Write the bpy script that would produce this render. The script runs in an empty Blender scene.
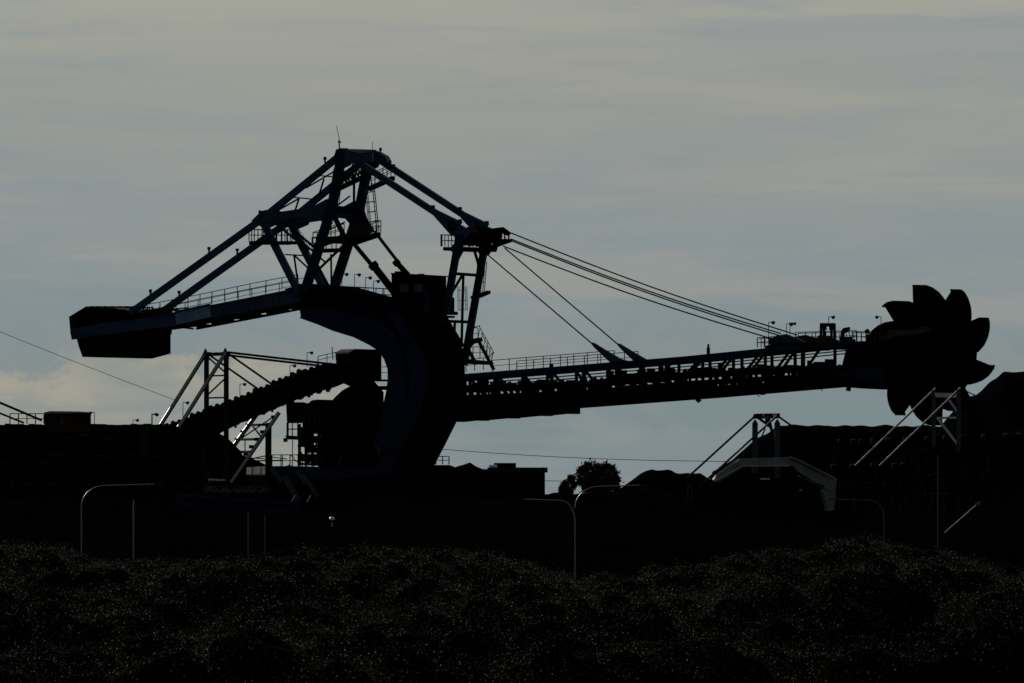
import bpy, math, random
import numpy as np
from mathutils import Vector, noise
random.seed(7); np.random.seed(7)
R = math.radians
scene = bpy.context.scene
COL = scene.collection

# ------------------------------------------------------------------ camera
FOC = 468.0
BACK = 800.0                    # the camera stands this far behind the scene's zero line
K = 36.0 / FOC / 1024.0          # metres per pixel per metre of distance
HOR = 492.0                      # picture row of the horizon
HC = 8.0                         # camera height
cam_d = bpy.data.cameras.new('camera'); cam = bpy.data.objects.new('camera', cam_d); COL.objects.link(cam)
cam.location = (0, -BACK, HC); cam.rotation_euler = (R(90), 0, 0)
cam_d.lens = FOC; cam_d.sensor_width = 36; cam_d.shift_y = (HOR - 341.5) / 1024.0
cam_d.clip_start = 1; cam_d.clip_end = 20000
scene.camera = cam
scene.view_settings.view_transform = 'Standard'; scene.view_settings.look = 'None'
scene.view_settings.exposure = 0.0; scene.view_settings.gamma = 1.0

# ------------------------------------------------------------------ sky
SUN_DIR = Vector((-0.46, 0.78, 0.36)).normalized()
world = bpy.data.worlds.new('World'); scene.world = world; world.use_nodes = True
nt = world.node_tree; nt.nodes.clear()
def N_(t, **kw):
    n = nt.nodes.new(t)
    for k, v in kw.items(): setattr(n, k, v)
    return n
L_ = lambda a, b: nt.links.new(a, b)
def val(x): return x
def math_(op, a, b=None, c=None, clamp=False):
    n = N_('ShaderNodeMath', operation=op); n.use_clamp = clamp
    for i, v in enumerate((a, b, c)):
        if v is None: continue
        if isinstance(v, (int, float)): n.inputs[i].default_value = v
        else: L_(v, n.inputs[i])
    return n.outputs[0]
def mrange(v, a, b, c=0.0, d=1.0, smooth=True):
    n = N_('ShaderNodeMapRange'); n.interpolation_type = 'SMOOTHSTEP' if smooth else 'LINEAR'
    L_(v, n.inputs[0])
    for i, x in enumerate((a, b, c, d)): n.inputs[1 + i].default_value = x
    return n.outputs[0]
def mixc(f, a, b):
    n = N_('ShaderNodeMix', data_type='RGBA')
    if isinstance(f, (int, float)): n.inputs[0].default_value = f
    else: L_(f, n.inputs[0])
    for s, v in ((6, a), (7, b)):
        if isinstance(v, tuple): n.inputs[s].default_value = (*v, 1)
        else: L_(v, n.inputs[s])
    return n.outputs[2]
def noise_(vec, scale, detail=4, rough=0.5, dist=0.0):
    n = N_('ShaderNodeTexNoise'); n.inputs['Scale'].default_value = scale
    n.inputs['Detail'].default_value = detail; n.inputs['Roughness'].default_value = rough
    n.inputs['Distortion'].default_value = dist
    L_(vec, n.inputs['Vector']); return n.outputs[0]
def scalev(vec, sx, sy, sz, off=(0, 0, 0)):
    n = N_('ShaderNodeMapping'); n.inputs['Scale'].default_value = (sx, sy, sz)
    n.inputs['Location'].default_value = off; L_(vec, n.inputs[0]); return n.outputs[0]
tc = N_('ShaderNodeTexCoord'); D0 = tc.outputs['Generated']
sp0 = N_('ShaderNodeSeparateXYZ'); L_(D0, sp0.inputs[0]); rdx, dy, rdz = sp0.outputs
dsc = N_('ShaderNodeVectorMath', operation='SCALE'); L_(D0, dsc.inputs[0]); dsc.inputs['Scale'].default_value = 3.0
D = dsc.outputs[0]
dx = math_('MULTIPLY', rdx, 3.0); dz = math_('MULTIPLY', rdz, 3.0)
sky = N_('ShaderNodeTexSky', sky_type='NISHITA'); sky.sun_disc = False
sky.sun_elevation = math.asin(SUN_DIR.z); sky.sun_rotation = math.atan2(SUN_DIR.x, SUN_DIR.y)
def lin(r, g, b, m=10.0):
    f = lambda c: ((c / 255 + 0.055) / 1.055) ** 2.4 if c > 10 else c / 255 / 12.92
    return (f(r) * m, f(g) * m, f(b) * m)
# elevation gradient of the cloud layer (strength 0.1 follows, so colours are ten times)
ramp = N_('ShaderNodeValToRGB'); cr = ramp.color_ramp; cr.interpolation = 'EASE'
stops = [(0.0, (117, 135, 142)), (0.18, (118, 136, 141)), (0.38, (125, 141, 147)), (0.60, (138, 147, 148)), (0.80, (147, 152, 148)), (1.0, (158, 161, 153))]
while len(cr.elements) < len(stops): cr.elements.new(0.5)
for e, (p, c) in zip(cr.elements, stops):
    e.position = p; e.color = (*lin(*c, m=1.0), 1)
L_(mrange(dz, 0.0, 0.112, smooth=False), ramp.inputs[0])
base = N_('ShaderNodeVectorMath', operation='SCALE'); L_(ramp.outputs[0], base.inputs[0]); base.inputs['Scale'].default_value = 10.0
col = base.outputs[0]
# long flat streaks of warm and blue cloud
s1 = noise_(scalev(D, 7, 7, 62, (1.3, 0, 0.2)), 1.0, 6, 0.55, 0.5)
s2 = noise_(scalev(D, 14, 14, 130, (4.1, 0, 7.7)), 1.0, 5, 0.6, 0.4)
s3 = noise_(scalev(D, 30, 30, 95, (9.1, 3, 2.7)), 1.0, 6, 0.6, 0.8)
warm = lin(158, 157, 149); blue = lin(127, 141, 151)
col = mixc(math_('MULTIPLY', mrange(s1, 0.44, 0.66), 0.55), col, warm)
col = mixc(math_('MULTIPLY', mrange(s2, 0.46, 0.70), 0.46), col, blue)
col = mixc(math_('MULTIPLY', mrange(s3, 0.50, 0.75), 0.22), col, warm)
s4 = noise_(scalev(D, 9, 9, 120, (2.2, 8, 3.1)), 1.0, 5, 0.55, 0.3)
col = mixc(math_('MULTIPLY', mrange(s4, 0.55, 0.70), 0.30), col, lin(128, 142, 149))
# a blue bank high on the right with a ragged upper edge
edge = math_('ADD', 0.1075, math_('MULTIPLY', math_('SUBTRACT', noise_(scalev(D, 45, 45, 45), 1.0, 6, 0.6), 0.5), 0.006))
below = mrange(math_('SUBTRACT', edge, dz), 0.0, 0.0012)
fade = math_('MULTIPLY', mrange(dz, 0.088, 0.104), mrange(dx, 0.012, 0.060))
col = mixc(math_('MULTIPLY', math_('MULTIPLY', below, fade), 0.50), col, lin(138, 146, 152))
# low cumulus with cream tops on the left, a faint one on the right
nb = noise_(scalev(D, 60, 60, 95, (0.7, 0, 0.4)), 1.0, 7, 0.62, 0.4)
nb2 = math_('MULTIPLY', math_('SUBTRACT', nb, 0.5), 0.030)
peak = math_('SUBTRACT', 0.0345, math_('MULTIPLY', math_('ABSOLUTE', math_('ADD', dx, 0.082)), 0.20))
top = math_('ADD', peak, nb2)
inside = mrange(math_('SUBTRACT', top, dz), 0.0, 0.0042)
rim = mrange(math_('SUBTRACT', top, dz), 0.0, 0.013, 1.0, 0.22)
span = math_('MULTIPLY', mrange(dx, -0.004, -0.030), mrange(noise_(scalev(D, 40, 40, 110, (3, 1, 1)), 1.0, 5, 0.6), 0.30, 0.60, 0.35, 1.0))
col = mixc(math_('MULTIPLY', math_('MULTIPLY', inside, rim), math_('MULTIPLY', span, 1.0)), col, lin(165, 161, 147))
top2 = math_('ADD', 0.0150, math_('MULTIPLY', nb2, 1.2))
in2 = mrange(math_('SUBTRACT', top2, dz), 0.0, 0.004)
col = mixc(math_('MULTIPLY', in2, mrange(dx, 0.0, 0.03, 0.0, 0.20)), col, lin(142, 148, 146))
top3 = math_('ADD', 0.036, math_('MULTIPLY', nb2, 1.5))
in3 = math_('MULTIPLY', mrange(math_('SUBTRACT', top3, dz), -0.002, 0.005), mrange(dz, 0.018, 0.034))
col = mixc(math_('MULTIPLY', in3, 0.28), col, lin(146, 145, 138))
# thin cloud lets a little of the clear sky through
col = mixc(0.02, col, sky.outputs[0])
# the bright part of the sky lies behind the machine, the unseen sky elsewhere is dimmed to keep silhouettes dark
glow = math_('MULTIPLY', mrange(dy, 0.45, 0.97, 0.28, 1.0), mrange(rdz, 0.11, 0.45, 1.0, 0.6))
fin = N_('ShaderNodeVectorMath', operation='SCALE'); L_(col, fin.inputs[0]); L_(glow, fin.inputs['Scale'])
bg = N_('ShaderNodeBackground'); bg.inputs['Strength'].default_value = 0.1
L_(fin.outputs[0], bg.inputs[0])
wo = N_('ShaderNodeOutputWorld'); L_(bg.outputs[0], wo.inputs[0])

sd = bpy.data.lights.new('sun', 'SUN'); sun = bpy.data.objects.new('sun', sd); COL.objects.link(sun)
sd.energy = 2.0; sd.angle = R(0.6); sd.color = (1.0, 0.93, 0.82)
sun.rotation_euler = SUN_DIR.to_track_quat('Z', 'Y').to_euler(); sun.location = (0, 0, 60)

# ------------------------------------------------------------------ materials
def mat(name, c, rough=0.6, metal=0.0, spec=0.5, var=0.25, scale=1.5, bump=0.0, c2=None):
    m = bpy.data.materials.new(name); m.use_nodes = True; t = m.node_tree
    b = t.nodes['Principled BSDF']
    b.inputs['Roughness'].default_value = rough; b.inputs['Metallic'].default_value = metal
    b.inputs['Specular IOR Level'].default_value = spec
    tcn = t.nodes.new('ShaderNodeTexCoord'); n = t.nodes.new('ShaderNodeTexNoise')
    n.inputs['Scale'].default_value = scale; n.inputs['Detail'].default_value = 6
    t.links.new(tcn.outputs['Object'], n.inputs['Vector'])
    r = t.nodes.new('ShaderNodeValToRGB')
    r.color_ramp.elements[0].position = 0.35; r.color_ramp.elements[1].position = 0.68
    lo = c2 if c2 else tuple(x * (1 - var) for x in c)
    r.color_ramp.elements[0].color = (*lo, 1); r.color_ramp.elements[1].color = (*c, 1)
    t.links.new(n.outputs[0], r.inputs[0]); t.links.new(r.outputs[0], b.inputs['Base Color'])
    if bump:
        bn = t.nodes.new('ShaderNodeBump'); bn.inputs['Strength'].default_value = bump
        t.links.new(n.outputs[0], bn.inputs['Height']); t.links.new(bn.outputs[0], b.inputs['Normal'])
    return m
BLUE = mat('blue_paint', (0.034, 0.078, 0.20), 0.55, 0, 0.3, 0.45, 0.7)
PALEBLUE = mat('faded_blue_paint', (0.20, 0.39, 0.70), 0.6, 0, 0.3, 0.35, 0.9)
DARKBLUE = mat('dark_blue_paint', (0.010, 0.022, 0.090), 0.7, 0, 0.2, 0.5, 0.5)  # darker copy of the blue paint
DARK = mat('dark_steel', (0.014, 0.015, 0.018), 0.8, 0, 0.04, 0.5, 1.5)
NEARBLACK = mat('silhouette_steel', (0.007, 0.007, 0.0075), 0.9, 0, 0.0, 0.4, 2)  # near-black colour puts the backlit silhouette into the steel itself
RUST = mat('rusty_steel', (0.20, 0.075, 0.03), 0.9, 0, 0.05, 0.5, 3, c2=(0.03, 0.02, 0.015))
BROWN = mat('brown_lit_steel', (0.12, 0.10, 0.08), 0.85, 0, 0.2, 0.6, 1.2)  # brown lightened to stand for light on the roof and wheel head
POLISH = mat('polished_steel', (0.85, 0.85, 0.84), 0.18, 1.0, 0.5, 0.1, 2)
MID = mat('grey_steel', (0.030, 0.034, 0.040), 0.8, 0, 0.05, 0.4, 1.5)
GALV = mat('galvanised_steel', (0.42, 0.43, 0.44), 0.38, 0.85, 0.5, 0.3, 2.5)
DGALV = mat('weathered_galvanised_steel', (0.10, 0.10, 0.105), 0.5, 0.2, 0.4, 0.5, 2.5)
RAIL = mat('handrail_paint', (0.035, 0.032, 0.028), 0.6, 0, 0.3, 0.4, 2)
CABLE = mat('wire_rope', (0.02, 0.02, 0.022), 0.5, 0.3, 0.4, 0.3, 5)
GREYBLUE = mat('grey_blue_paint', (0.30, 0.35, 0.40), 0.6, 0, 0.3, 0.35, 0.6)
COAL = mat('coal', (0.0055, 0.0055, 0.006), 1.0, 0, 0.0, 0.5, 0.8, 0.4)
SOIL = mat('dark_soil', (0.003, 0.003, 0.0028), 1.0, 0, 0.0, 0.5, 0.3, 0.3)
SLATE = mat('slate_paint', (0.085, 0.115, 0.15), 0.8, 0, 0.05, 0.35, 0.8)
PALE = mat('pale_sheet_metal', (0.60, 0.60, 0.52), 0.6, 0, 0.3, 0.2, 0.8)
WHITE = mat('white_paint', (0.8, 0.8, 0.78), 0.35, 0, 0.5, 0.1, 2)
GLASS = mat('dark_glass', (0.02, 0.025, 0.03), 0.1, 0, 0.5, 0.2, 2)
LAMPM = mat('lamp_housing', (0.02, 0.02, 0.02), 0.5, 0, 0.3, 0.2, 5)
LEAF = mat('leaf', (0.058, 0.066, 0.052), 0.72, 0, 0.07, 0.85, 0.35)
_t = LEAF.node_tree; _b = _t.nodes['Principled BSDF']; _tr = _t.nodes.new('ShaderNodeBsdfTranslucent'); _mx = _t.nodes.new('ShaderNodeMixShader')
_src = _b.inputs['Base Color'].links[0].from_socket; _t.links.new(_src, _tr.inputs['Color']); _mx.inputs[0].default_value = 0.15
_t.links.new(_b.outputs[0], _mx.inputs[1]); _t.links.new(_tr.outputs[0], _mx.inputs[2]); _t.links.new(_mx.outputs[0], _t.nodes['Material Output'].inputs['Surface'])
FARLEAF = mat('gum_leaf', (0.030, 0.042, 0.022), 0.7, 0, 0.2, 0.5, 0.9)
BARK = mat('bark', (0.05, 0.042, 0.035), 0.9, 0, 0.2, 0.4, 4)

# ------------------------------------------------------------------ helpers
TH = R(17.5)
AX = Vector((math.cos(TH), -math.sin(TH), 0)); BX = Vector((math.sin(TH), math.cos(TH), 0)); ZX = Vector((0, 0, 1))
Y0 = 400.0
U = K * (Y0 + BACK)                       # metres per pixel at the machine
def P(px, py, Y):                # point seen at a pixel, at distance Y
    D = Y + BACK
    return Vector(((px - 512) * K * D, Y, HC + (HOR - py) * K * D))
class Frame:                     # vertical planes parallel to a machine's long axis
    def __init__(s, px0, Yc, A=None, B=None):
        s.C = Vector(((px0 - 512) * K * (Yc + BACK), Yc, 0)); s.A = A or AX; s.B = B or BX
    def M(s, px, py, w=0.0):
        q = (px - 512) * K
        a = (q * (s.C.y + BACK + w * s.B.y) - s.C.x - w * s.B.x) / (s.A.x - q * s.A.y)
        p = s.C + s.A * a + s.B * w
        return Vector((p.x, p.y, HC + (HOR - py) * K * (p.y + BACK)))
    def N(s, px, py, w=0.0):     # point of the near plane pushed across by w metres
        return s.M(px, py, 0.0) + s.B * w
class MB:
    def __init__(s): s.v = []; s.f = []; s.sm = []
    def add(s, vs, fs, smooth=False):
        o = len(s.v); s.v += [tuple(v) for v in vs]; s.f += [tuple(i + o for i in f) for f in fs]; s.sm += [smooth] * len(fs)
    def beam(s, p, q, a, b, ref=None):     # a metres along ref, b metres across it
        p = Vector(p); q = Vector(q); d = (q - p)
        if d.length < 1e-6: return s
        d.normalize(); r = Vector(ref) if ref is not None else BX
        if abs(d.dot(r)) > 0.9: r = AX if abs(d.dot(AX)) < 0.9 else ZX
        u = (r - d * d.dot(r)).normalized(); v = d.cross(u)
        u = u * a / 2; v = v * b / 2
        vs = [p - u - v, p + u - v, p + u + v, p - u + v, q - u - v, q + u - v, q + u + v, q - u + v]
        s.add(vs, [(0, 3, 2, 1), (4, 5, 6, 7), (0, 1, 5, 4), (1, 2, 6, 5), (2, 3, 7, 6), (3, 0, 4, 7)]); return s
    def taper(s, p, q, a, b0, b1):
        d = (q - p).normalized(); u = (BX - d * d.dot(BX)).normalized(); v = d.cross(u); u = u * a / 2
        v0 = v * b0 / 2; v1 = v * b1 / 2
        vs = [p - u - v0, p + u - v0, p + u + v0, p - u + v0, q - u - v1, q + u - v1, q + u + v1, q - u + v1]
        s.add(vs, [(0, 3, 2, 1), (4, 5, 6, 7), (0, 1, 5, 4), (1, 2, 6, 5), (2, 3, 7, 6), (3, 0, 4, 7)]); return s
    def tube(s, p, q, r, n=10, r2=None):
        p = Vector(p); q = Vector(q); d = (q - p).normalized(); r2 = r if r2 is None else r2
        t = Vector((0, 0, 1)) if abs(d.z) < 0.9 else Vector((1, 0, 0))
        u = d.cross(t).normalized(); v = d.cross(u)
        vs = []
        for c, rr in ((p, r), (q, r2)):
            for i in range(n):
                a = 2 * math.pi * i / n; vs.append(c + u * rr * math.cos(a) + v * rr * math.sin(a))
        s.add(vs, [(i, (i + 1) % n, n + (i + 1) % n, n + i) for i in range(n)], True)
        s.add(vs[:n], [tuple(range(n - 1, -1, -1))]); s.add(vs[n:], [tuple(range(n))]); return s
    def path(s, pts, r, n=8):
        for i in range(len(pts) - 1): s.tube(pts[i], pts[i + 1], r, n)
        return s
    def prism(s, pts, vec):       # closed outline pushed along vec
        n = len(pts); vs = list(pts) + [p + vec for p in pts]
        s.add(vs, [tuple(range(n)), tuple(range(2 * n - 1, n - 1, -1))] + [(i, n + i, n + (i + 1) % n, (i + 1) % n) for i in range(n)]); return s
    def box(s, c, a, b, h):       # centre of the base, along AX, BX, Z
        p = Vector(c); pts = [p - AX * a / 2 - BX * b / 2, p + AX * a / 2 - BX * b / 2, p + AX * a / 2 + BX * b / 2, p - AX * a / 2 + BX * b / 2]
        return s.prism(pts, ZX * h)
    def rail(s, pts, h=1.1, step=1.35, t=0.055):
        t *= 1.3
        for i in range(len(pts) - 1):
            p, q = Vector(pts[i]), Vector(pts[i + 1]); L = (q - p).length; n = max(1, round(L / step))
            for k in range(n + 1):
                b = p.lerp(q, k / n); s.beam(b, b + ZX * h, t, t)
            s.beam(p + ZX * h, q + ZX * h, t, t); s.beam(p + ZX * h * 0.52, q + ZX * h * 0.52, t * .8, t * .8)
        return s
    def ladder(s, p, q, wd=0.5, side=None, cage=True, t=0.05):
        side = (side or BX).normalized(); d = (q - p); L = d.length; d.normalize(); out = d.cross(side).normalized()
        for e in (-1, 1): s.beam(p + side * wd / 2 * e, q + side * wd / 2 * e, t, t)
        for k in range(int(L / 0.35)): 
            c = p + d * (k * 0.35 + .15); s.beam(c - side * wd / 2, c + side * wd / 2, t * .6, t * .6)
        if cage:
            for o in (-0.35, 0, 0.35): s.beam(p + out * .7 + side * o, q + out * .7 + side * o, t * .7, t * .7)
            for k in range(int(L / 0.9) + 1):
                c = p + d * min(L, k * 0.9)
                s.beam(c + side * .35, c + side * .35 + out * .7, t * .8, t * .8); s.beam(c - side * .35, c - side * .35 + out * .7, t * .8, t * .8)
                s.beam(c - side * .35 + out * .7, c + side * .35 + out * .7, t * .8, t * .8)
        return s
    def build(s, name, m, parent=None):
        me = bpy.data.meshes.new(name); me.from_pydata(s.v, [], s.f); me.update()
        me.polygons.foreach_set('use_smooth', s.sm)
        me.materials.append(m); o = bpy.data.objects.new(name, me); COL.objects.link(o)
        if parent is not None:
            g = parent
            off = Vector((0, 0, 0))
            while g is not None: off += g.location; g = g.parent
            me.transform(__import__('mathutils').Matrix.Translation(-off)); o.parent = parent
        return o
def tag(o, label, cat, group=None, kind=None):
    if label: o['label'] = label
    if cat: o['category'] = cat
    if group: o['group'] = group
    if kind: o['kind'] = kind
    return o
def thing(name, loc, label, cat, group=None):
    o = bpy.data.objects.new(name, None); COL.objects.link(o); o.location = loc; o.empty_display_size = 0.5
    return tag(o, label, cat, group)
def origin(o):
    vs = [v.co for v in o.data.vertices]
    c = Vector((sum(v.x for v in vs) / len(vs), sum(v.y for v in vs) / len(vs), min(v.z for v in vs)))
    o.data.transform(__import__('mathutils').Matrix.Translation(-c)); o.location = c
    return o
def floodlight(base, h, parent, side=1, tilt=0.25, s=1.0):
    m = MB(); topp = base + ZX * h
    m.tube(base, topp, 0.035, 6); m.tube(topp, topp + AX * 0.30 * side, 0.035, 6)
    c = topp + AX * 0.55 * side * s
    s *= .62; c = topp + AX * .40 * side
    m.prism([c + AX * x * side * s + ZX * z * s for x, z in ((-.34, .12), (.18, .24), (.36, .02), (.12, -.40), (-.12, -.36))], BX * 0.45 * s)
    return m.build('floodlight', LAMPM, parent)

# ------------------------------------------------------------------ ground
def sheet(name, fn, x0, x1, nx, ys, m):
    vs = []; xs = np.linspace(x0, x1, nx)
    for y in ys:
        for x in xs: vs.append((x, y, fn(x, y)))
    fs = [(j * nx + i, j * nx + i + 1, (j + 1) * nx + i + 1, (j + 1) * nx + i) for j in range(len(ys) - 1) for i in range(nx - 1)]
    me = bpy.data.meshes.new(name); me.from_pydata(vs, [], fs); me.polygons.foreach_set('use_smooth', [True] * len(fs)); me.materials.append(m)
    o = bpy.data.objects.new(name, me); COL.objects.link(o); return o
def sstep(a, b, x):
    t = min(1, max(0, (x - a) / (b - a))); return t * t * (3 - 2 * t)
YARD = 5.0
def ground_z(x, y):
    z = YARD * sstep(288, 322, y)
    near = 0.5 * noise.noise(Vector((x * 0.03, y * 0.03, 0))) if y < 320 else 0
    px = x / (K * max(y + BACK, 1)) + 512
    # a bund of spoil along the edge of the yard, lower in front of the machine's carriage
    crest = 2.45 + 0.22 * noise.noise(Vector((x * 0.10, 3, 0))) + 0.1 * noise.noise(Vector((x * .6, 9, 0)))
    low = sstep(170, 200, px) * (1 - sstep(345, 380, px))
    low2 = sstep(690, 720, px) * (1 - sstep(960, 1000, px))
    crest -= 1.15 * low + 1.0 * low2
    b = math.exp(-((y - 345) / 9.0) ** 2) * crest
    return z + near + b
ys = list(np.linspace(-600, 280, 30)) + list(np.linspace(284, 372, 45)) + list(np.linspace(380, 700, 20)) + list(np.linspace(760, 9000, 30))
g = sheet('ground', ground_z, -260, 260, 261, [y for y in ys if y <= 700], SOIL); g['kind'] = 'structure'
def far_z(x, y): return YARD - 0.02
vs = [(-9000, -6000, -0.9), (9000, -6000, -0.9), (9000, 300, -0.6), (-9000, 300, -0.6)]
m = MB(); m.add(vs, [(0, 1, 2, 3)])
m.add([(-9000, 300, -0.6), (9000, 300, -0.6), (9000, 345, 4.6), (-9000, 345, 4.6), (9000, 15000, 4.6), (-9000, 15000, 4.6)], [(0, 1, 2, 3), (3, 2, 4, 5)])
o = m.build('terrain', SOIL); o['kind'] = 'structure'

# ------------------------------------------------------------------ coal stockpiles
def pile(name, ridge, Y, depth, label, zb=None, jag=0.35, slope=1.25):
    """ridge: outline of the crest seen as pixels; flanks fall to the yard both ways"""
    pts = []
    n = 160; x0, x1 = ridge[0][0], ridge[-1][0]
    for i in range(n):
        px = x0 + (x1 - x0) * i / (n - 1)
        for (a, ya), (b, yb) in zip(ridge, ridge[1:]):
            if a <= px <= b: py = ya + (yb - ya) * (px - a) / (b - a); break
        pts.append(P(px, py, Y))
    vs = []; rows = 15
    for i, p in enumerate(pts):
        h = max(0.05, p.z - (YARD - .3)); hw = h * slope + 0.5
        for j in range(rows):
            t = -1 + 2 * j / (rows - 1); prof = 1 - abs(t) ** 1.12
            q = Vector((p.x, p.y + t * hw + depth, YARD - .3 + h * prof))
            q.z += jag * noise.noise(Vector((q.x * 0.8, q.y * 0.8, 0))) * (0.35 + prof) * 0.5
            q.y += 0.5 * noise.noise(Vector((q.x * 0.5, q.z * 0.7, 5)))
            vs.append(tuple(q))
    fs = [(i * rows + j, (i + 1) * rows + j, (i + 1) * rows + j + 1, i * rows + j + 1) for i in range(n - 1) for j in range(rows - 1)]
    me = bpy.data.meshes.new(name); me.from_pydata(vs, [], fs); me.polygons.foreach_set('use_smooth', [True] * len(fs)); me.materials.append(COAL)
    o = bpy.data.objects.new(name, me); COL.objects.link(o); return tag(origin(o), label, 'coal pile')
pile('coal_pile', [(705, 500), (711.5, 472), (731, 461), (754.5, 440), (778, 426), (795, 425), (850, 426), (880, 425.5), (940, 426), (1100, 424)], 470, 0, 'long flat topped black coal stockpile behind the small pylon and portal frame')
pile('coal_pile', [(905, 470), (930, 441), (954, 410), (966, 397), (976, 395.5), (990, 382.5), (1003, 371.8), (1012, 371.2), (1030, 372.5), (1120, 374)], 445, 0, 'tall black coal heap rising at the right edge beside the bucket wheel', jag=.5)
pile('coal_pile', [(600, 500), (622, 487), (640, 474), (652, 469), (668, 470.5), (676, 473), (700, 473), (730, 490), (740, 500)], 520, 0, 'low rounded black coal heap just right of the lone far tree')
pile('coal_pile', [(425, 500), (450, 468), (470, 463), (500, 478), (520, 500)], 520, 0, 'small dark coal heap directly behind the sheds right of the machine')

# ------------------------------------------------------------------ bucket wheel reclaimer
F = Frame(430, Y0); M, N = F.M, F.N
WF = 8.0                         # metres from the near side to the far side
base_pt = M(415, 525, 4); base_pt.z = YARD
RC = thing('bucket_wheel_reclaimer', base_pt, 'huge blue bucket wheel reclaimer with a long truss boom, roped mast and hanging counterweight', 'reclaimer')

# counterweight
m = MB(); vec = BX * 6.6
m.prism([M(x, y) for x, y in ((76, 336), (78.5, 346), (82.5, 357), (128, 358), (147, 353), (147, 331), (110, 330))], vec)
cw = m.build('counterweight', NEARBLACK, RC)
m = MB()
for x in range(84, 146, 6): m.beam(M(x, 334, -.03), M(x + .3, 355.5, -.03), 0.16, 0.12)
m.build('stiffener', DARK, cw)
m = MB(); m.prism([M(x, y) for x, y in ((69, 317), (86, 307), (112, 308.5), (140, 314), (152, 318), (150, 334), (110, 334), (70.5, 335))], BX * 6.0)
ub = m.build('ballast_house', NEARBLACK, RC)
m = MB(); m.prism([M(x, y, -.15) for x, y in ((68.5, 317), (86, 306.3), (112, 307.6), (141, 312.3), (141, 313.2), (112, 308.8), (86, 307.5), (69, 318))], BX * 6.4)
m.build('roof', BROWN, ub)
m = MB(); 
for k in range(7):
    x = 90 + k * 7; m.beam(M(x, 306.6, 0), N(x, 306.6 + .1 * k, 6), 0.1, 0.12)
m.build('roof_rib', RUST, ub)
m = MB(); m.prism([M(x, y, -.10) for x, y in ((70, 329), (102, 323), (150, 317.5), (176, 315), (176, 325.5), (150, 329), (120, 332.5), (92, 336.5), (71.5, 339.5))], BX * .7)
m.prism([N(x, y, 6) for x, y in ((100, 323), (150, 317.5), (176, 315), (176, 325.5), (150, 329), (100, 333))], BX * .5)
m.build('ring_girder', BLUE, RC)
m = MB()
random.seed(3)
for k in range(46):
    x = random.uniform(140, 172); w = random.uniform(0.3, 6); p = M(x, 317.5 - (x - 140) * .05, w)
    m.beam(p, p + ZX * random.uniform(.3, 1.05) + AX * random.uniform(-.3, .3), .07, .07)
    if k % 3 == 0: m.beam(p + ZX * .6, p + ZX * random.uniform(.4, .8) + AX * random.uniform(.8, 1.8), .09, .12)
for k in range(6):
    p = M(142 + k * 5, 315.5, 1 + k * .6); m.box(p, .7, .6, random.uniform(.25, .6))
m.build('sheave_gear', RUST, RC)
m = MB()
m.rail([N(150, 315.5, 6.2), N(176, 310, 6.2), N(230, 299, 6.2), N(285, 288, 6.2)], 1.05, 1.35, .045)
m.build('handrail', RAIL, RC)
m = MB()
m.rail([M(144, 317, .2), M(176, 311, .2), M(212, 303.8, .2), M(250, 295.8, .2), M(298, 286.5, .2)], 1.08, 1.35, .05)
m.build('handrail', RAIL, RC)
# counterweight boom: two girders, bottom bracing
m = MB()
for w in (0.0, 5.7):
    m.prism([N(x, y, w) for x, y in ((150, 318), (176, 313), (212, 305), (250, 297.5), (300, 288.5), (300, 302), (250, 311), (212, 317.5), (176, 325), (150, 329))], BX * .45)
    m.beam(N(150, 317.6, w + .22), N(300, 288.2, w + .22), .75, .12)
    for k in range(24):
        x = 155 + k * 6.2; yt = 318 - (x - 150) * .197; m.beam(N(x, yt + .5, w - .03), N(x, yt + 11, w - .03), .10, .10)
m.build('counterweight_boom', BLUE, RC)
m = MB(); m.prism([M(x, y, -.12) for x, y in ((175, 311.6), (209.7, 304), (211, 316.7), (176, 325))], BX * .12)
m.beam(M(175, 311.4, -.1), M(210, 303.8, -.1), .3, .08)
m.build('side_panel', PALEBLUE, RC)
m = MB()
for w in (0.2, 5.9):
    m.beam(N(176, 328, w), N(298, 304.8, w), .6, .16)
    for a, b in ((176, 185), (191, 213), (219, 240), (246, 268), (274, 298)):
        ya = lambda x: 331 - (x - 160) * .19 - 1.6
        m.beam(N(a, ya(a), w), N(b, ya(b), w), .35, .32)
for k in range(14):
    x = 178 + k * 8.7; y = 331 - (x - 160) * .19 - .6
    m.beam(N(x, y, 0), N(x + (6 if k % 2 else -6), y - (1.1 if k % 2 else -1.1), 6), .12, .14)
m.build('bottom_bracing', DARK, RC)
# deck plating and clutter on the counterweight boom root
m = MB(); m.prism([M(x, y, .5) for x, y in ((284, 289), (300, 284.5), (340, 286.5), (392, 301), (392, 305), (300, 300))], BX * 5)
m.build('deck', NEARBLACK, RC)
for (x, y, w) in ((186, 310, .3), (219, 301, .3)):
    pass

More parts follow.
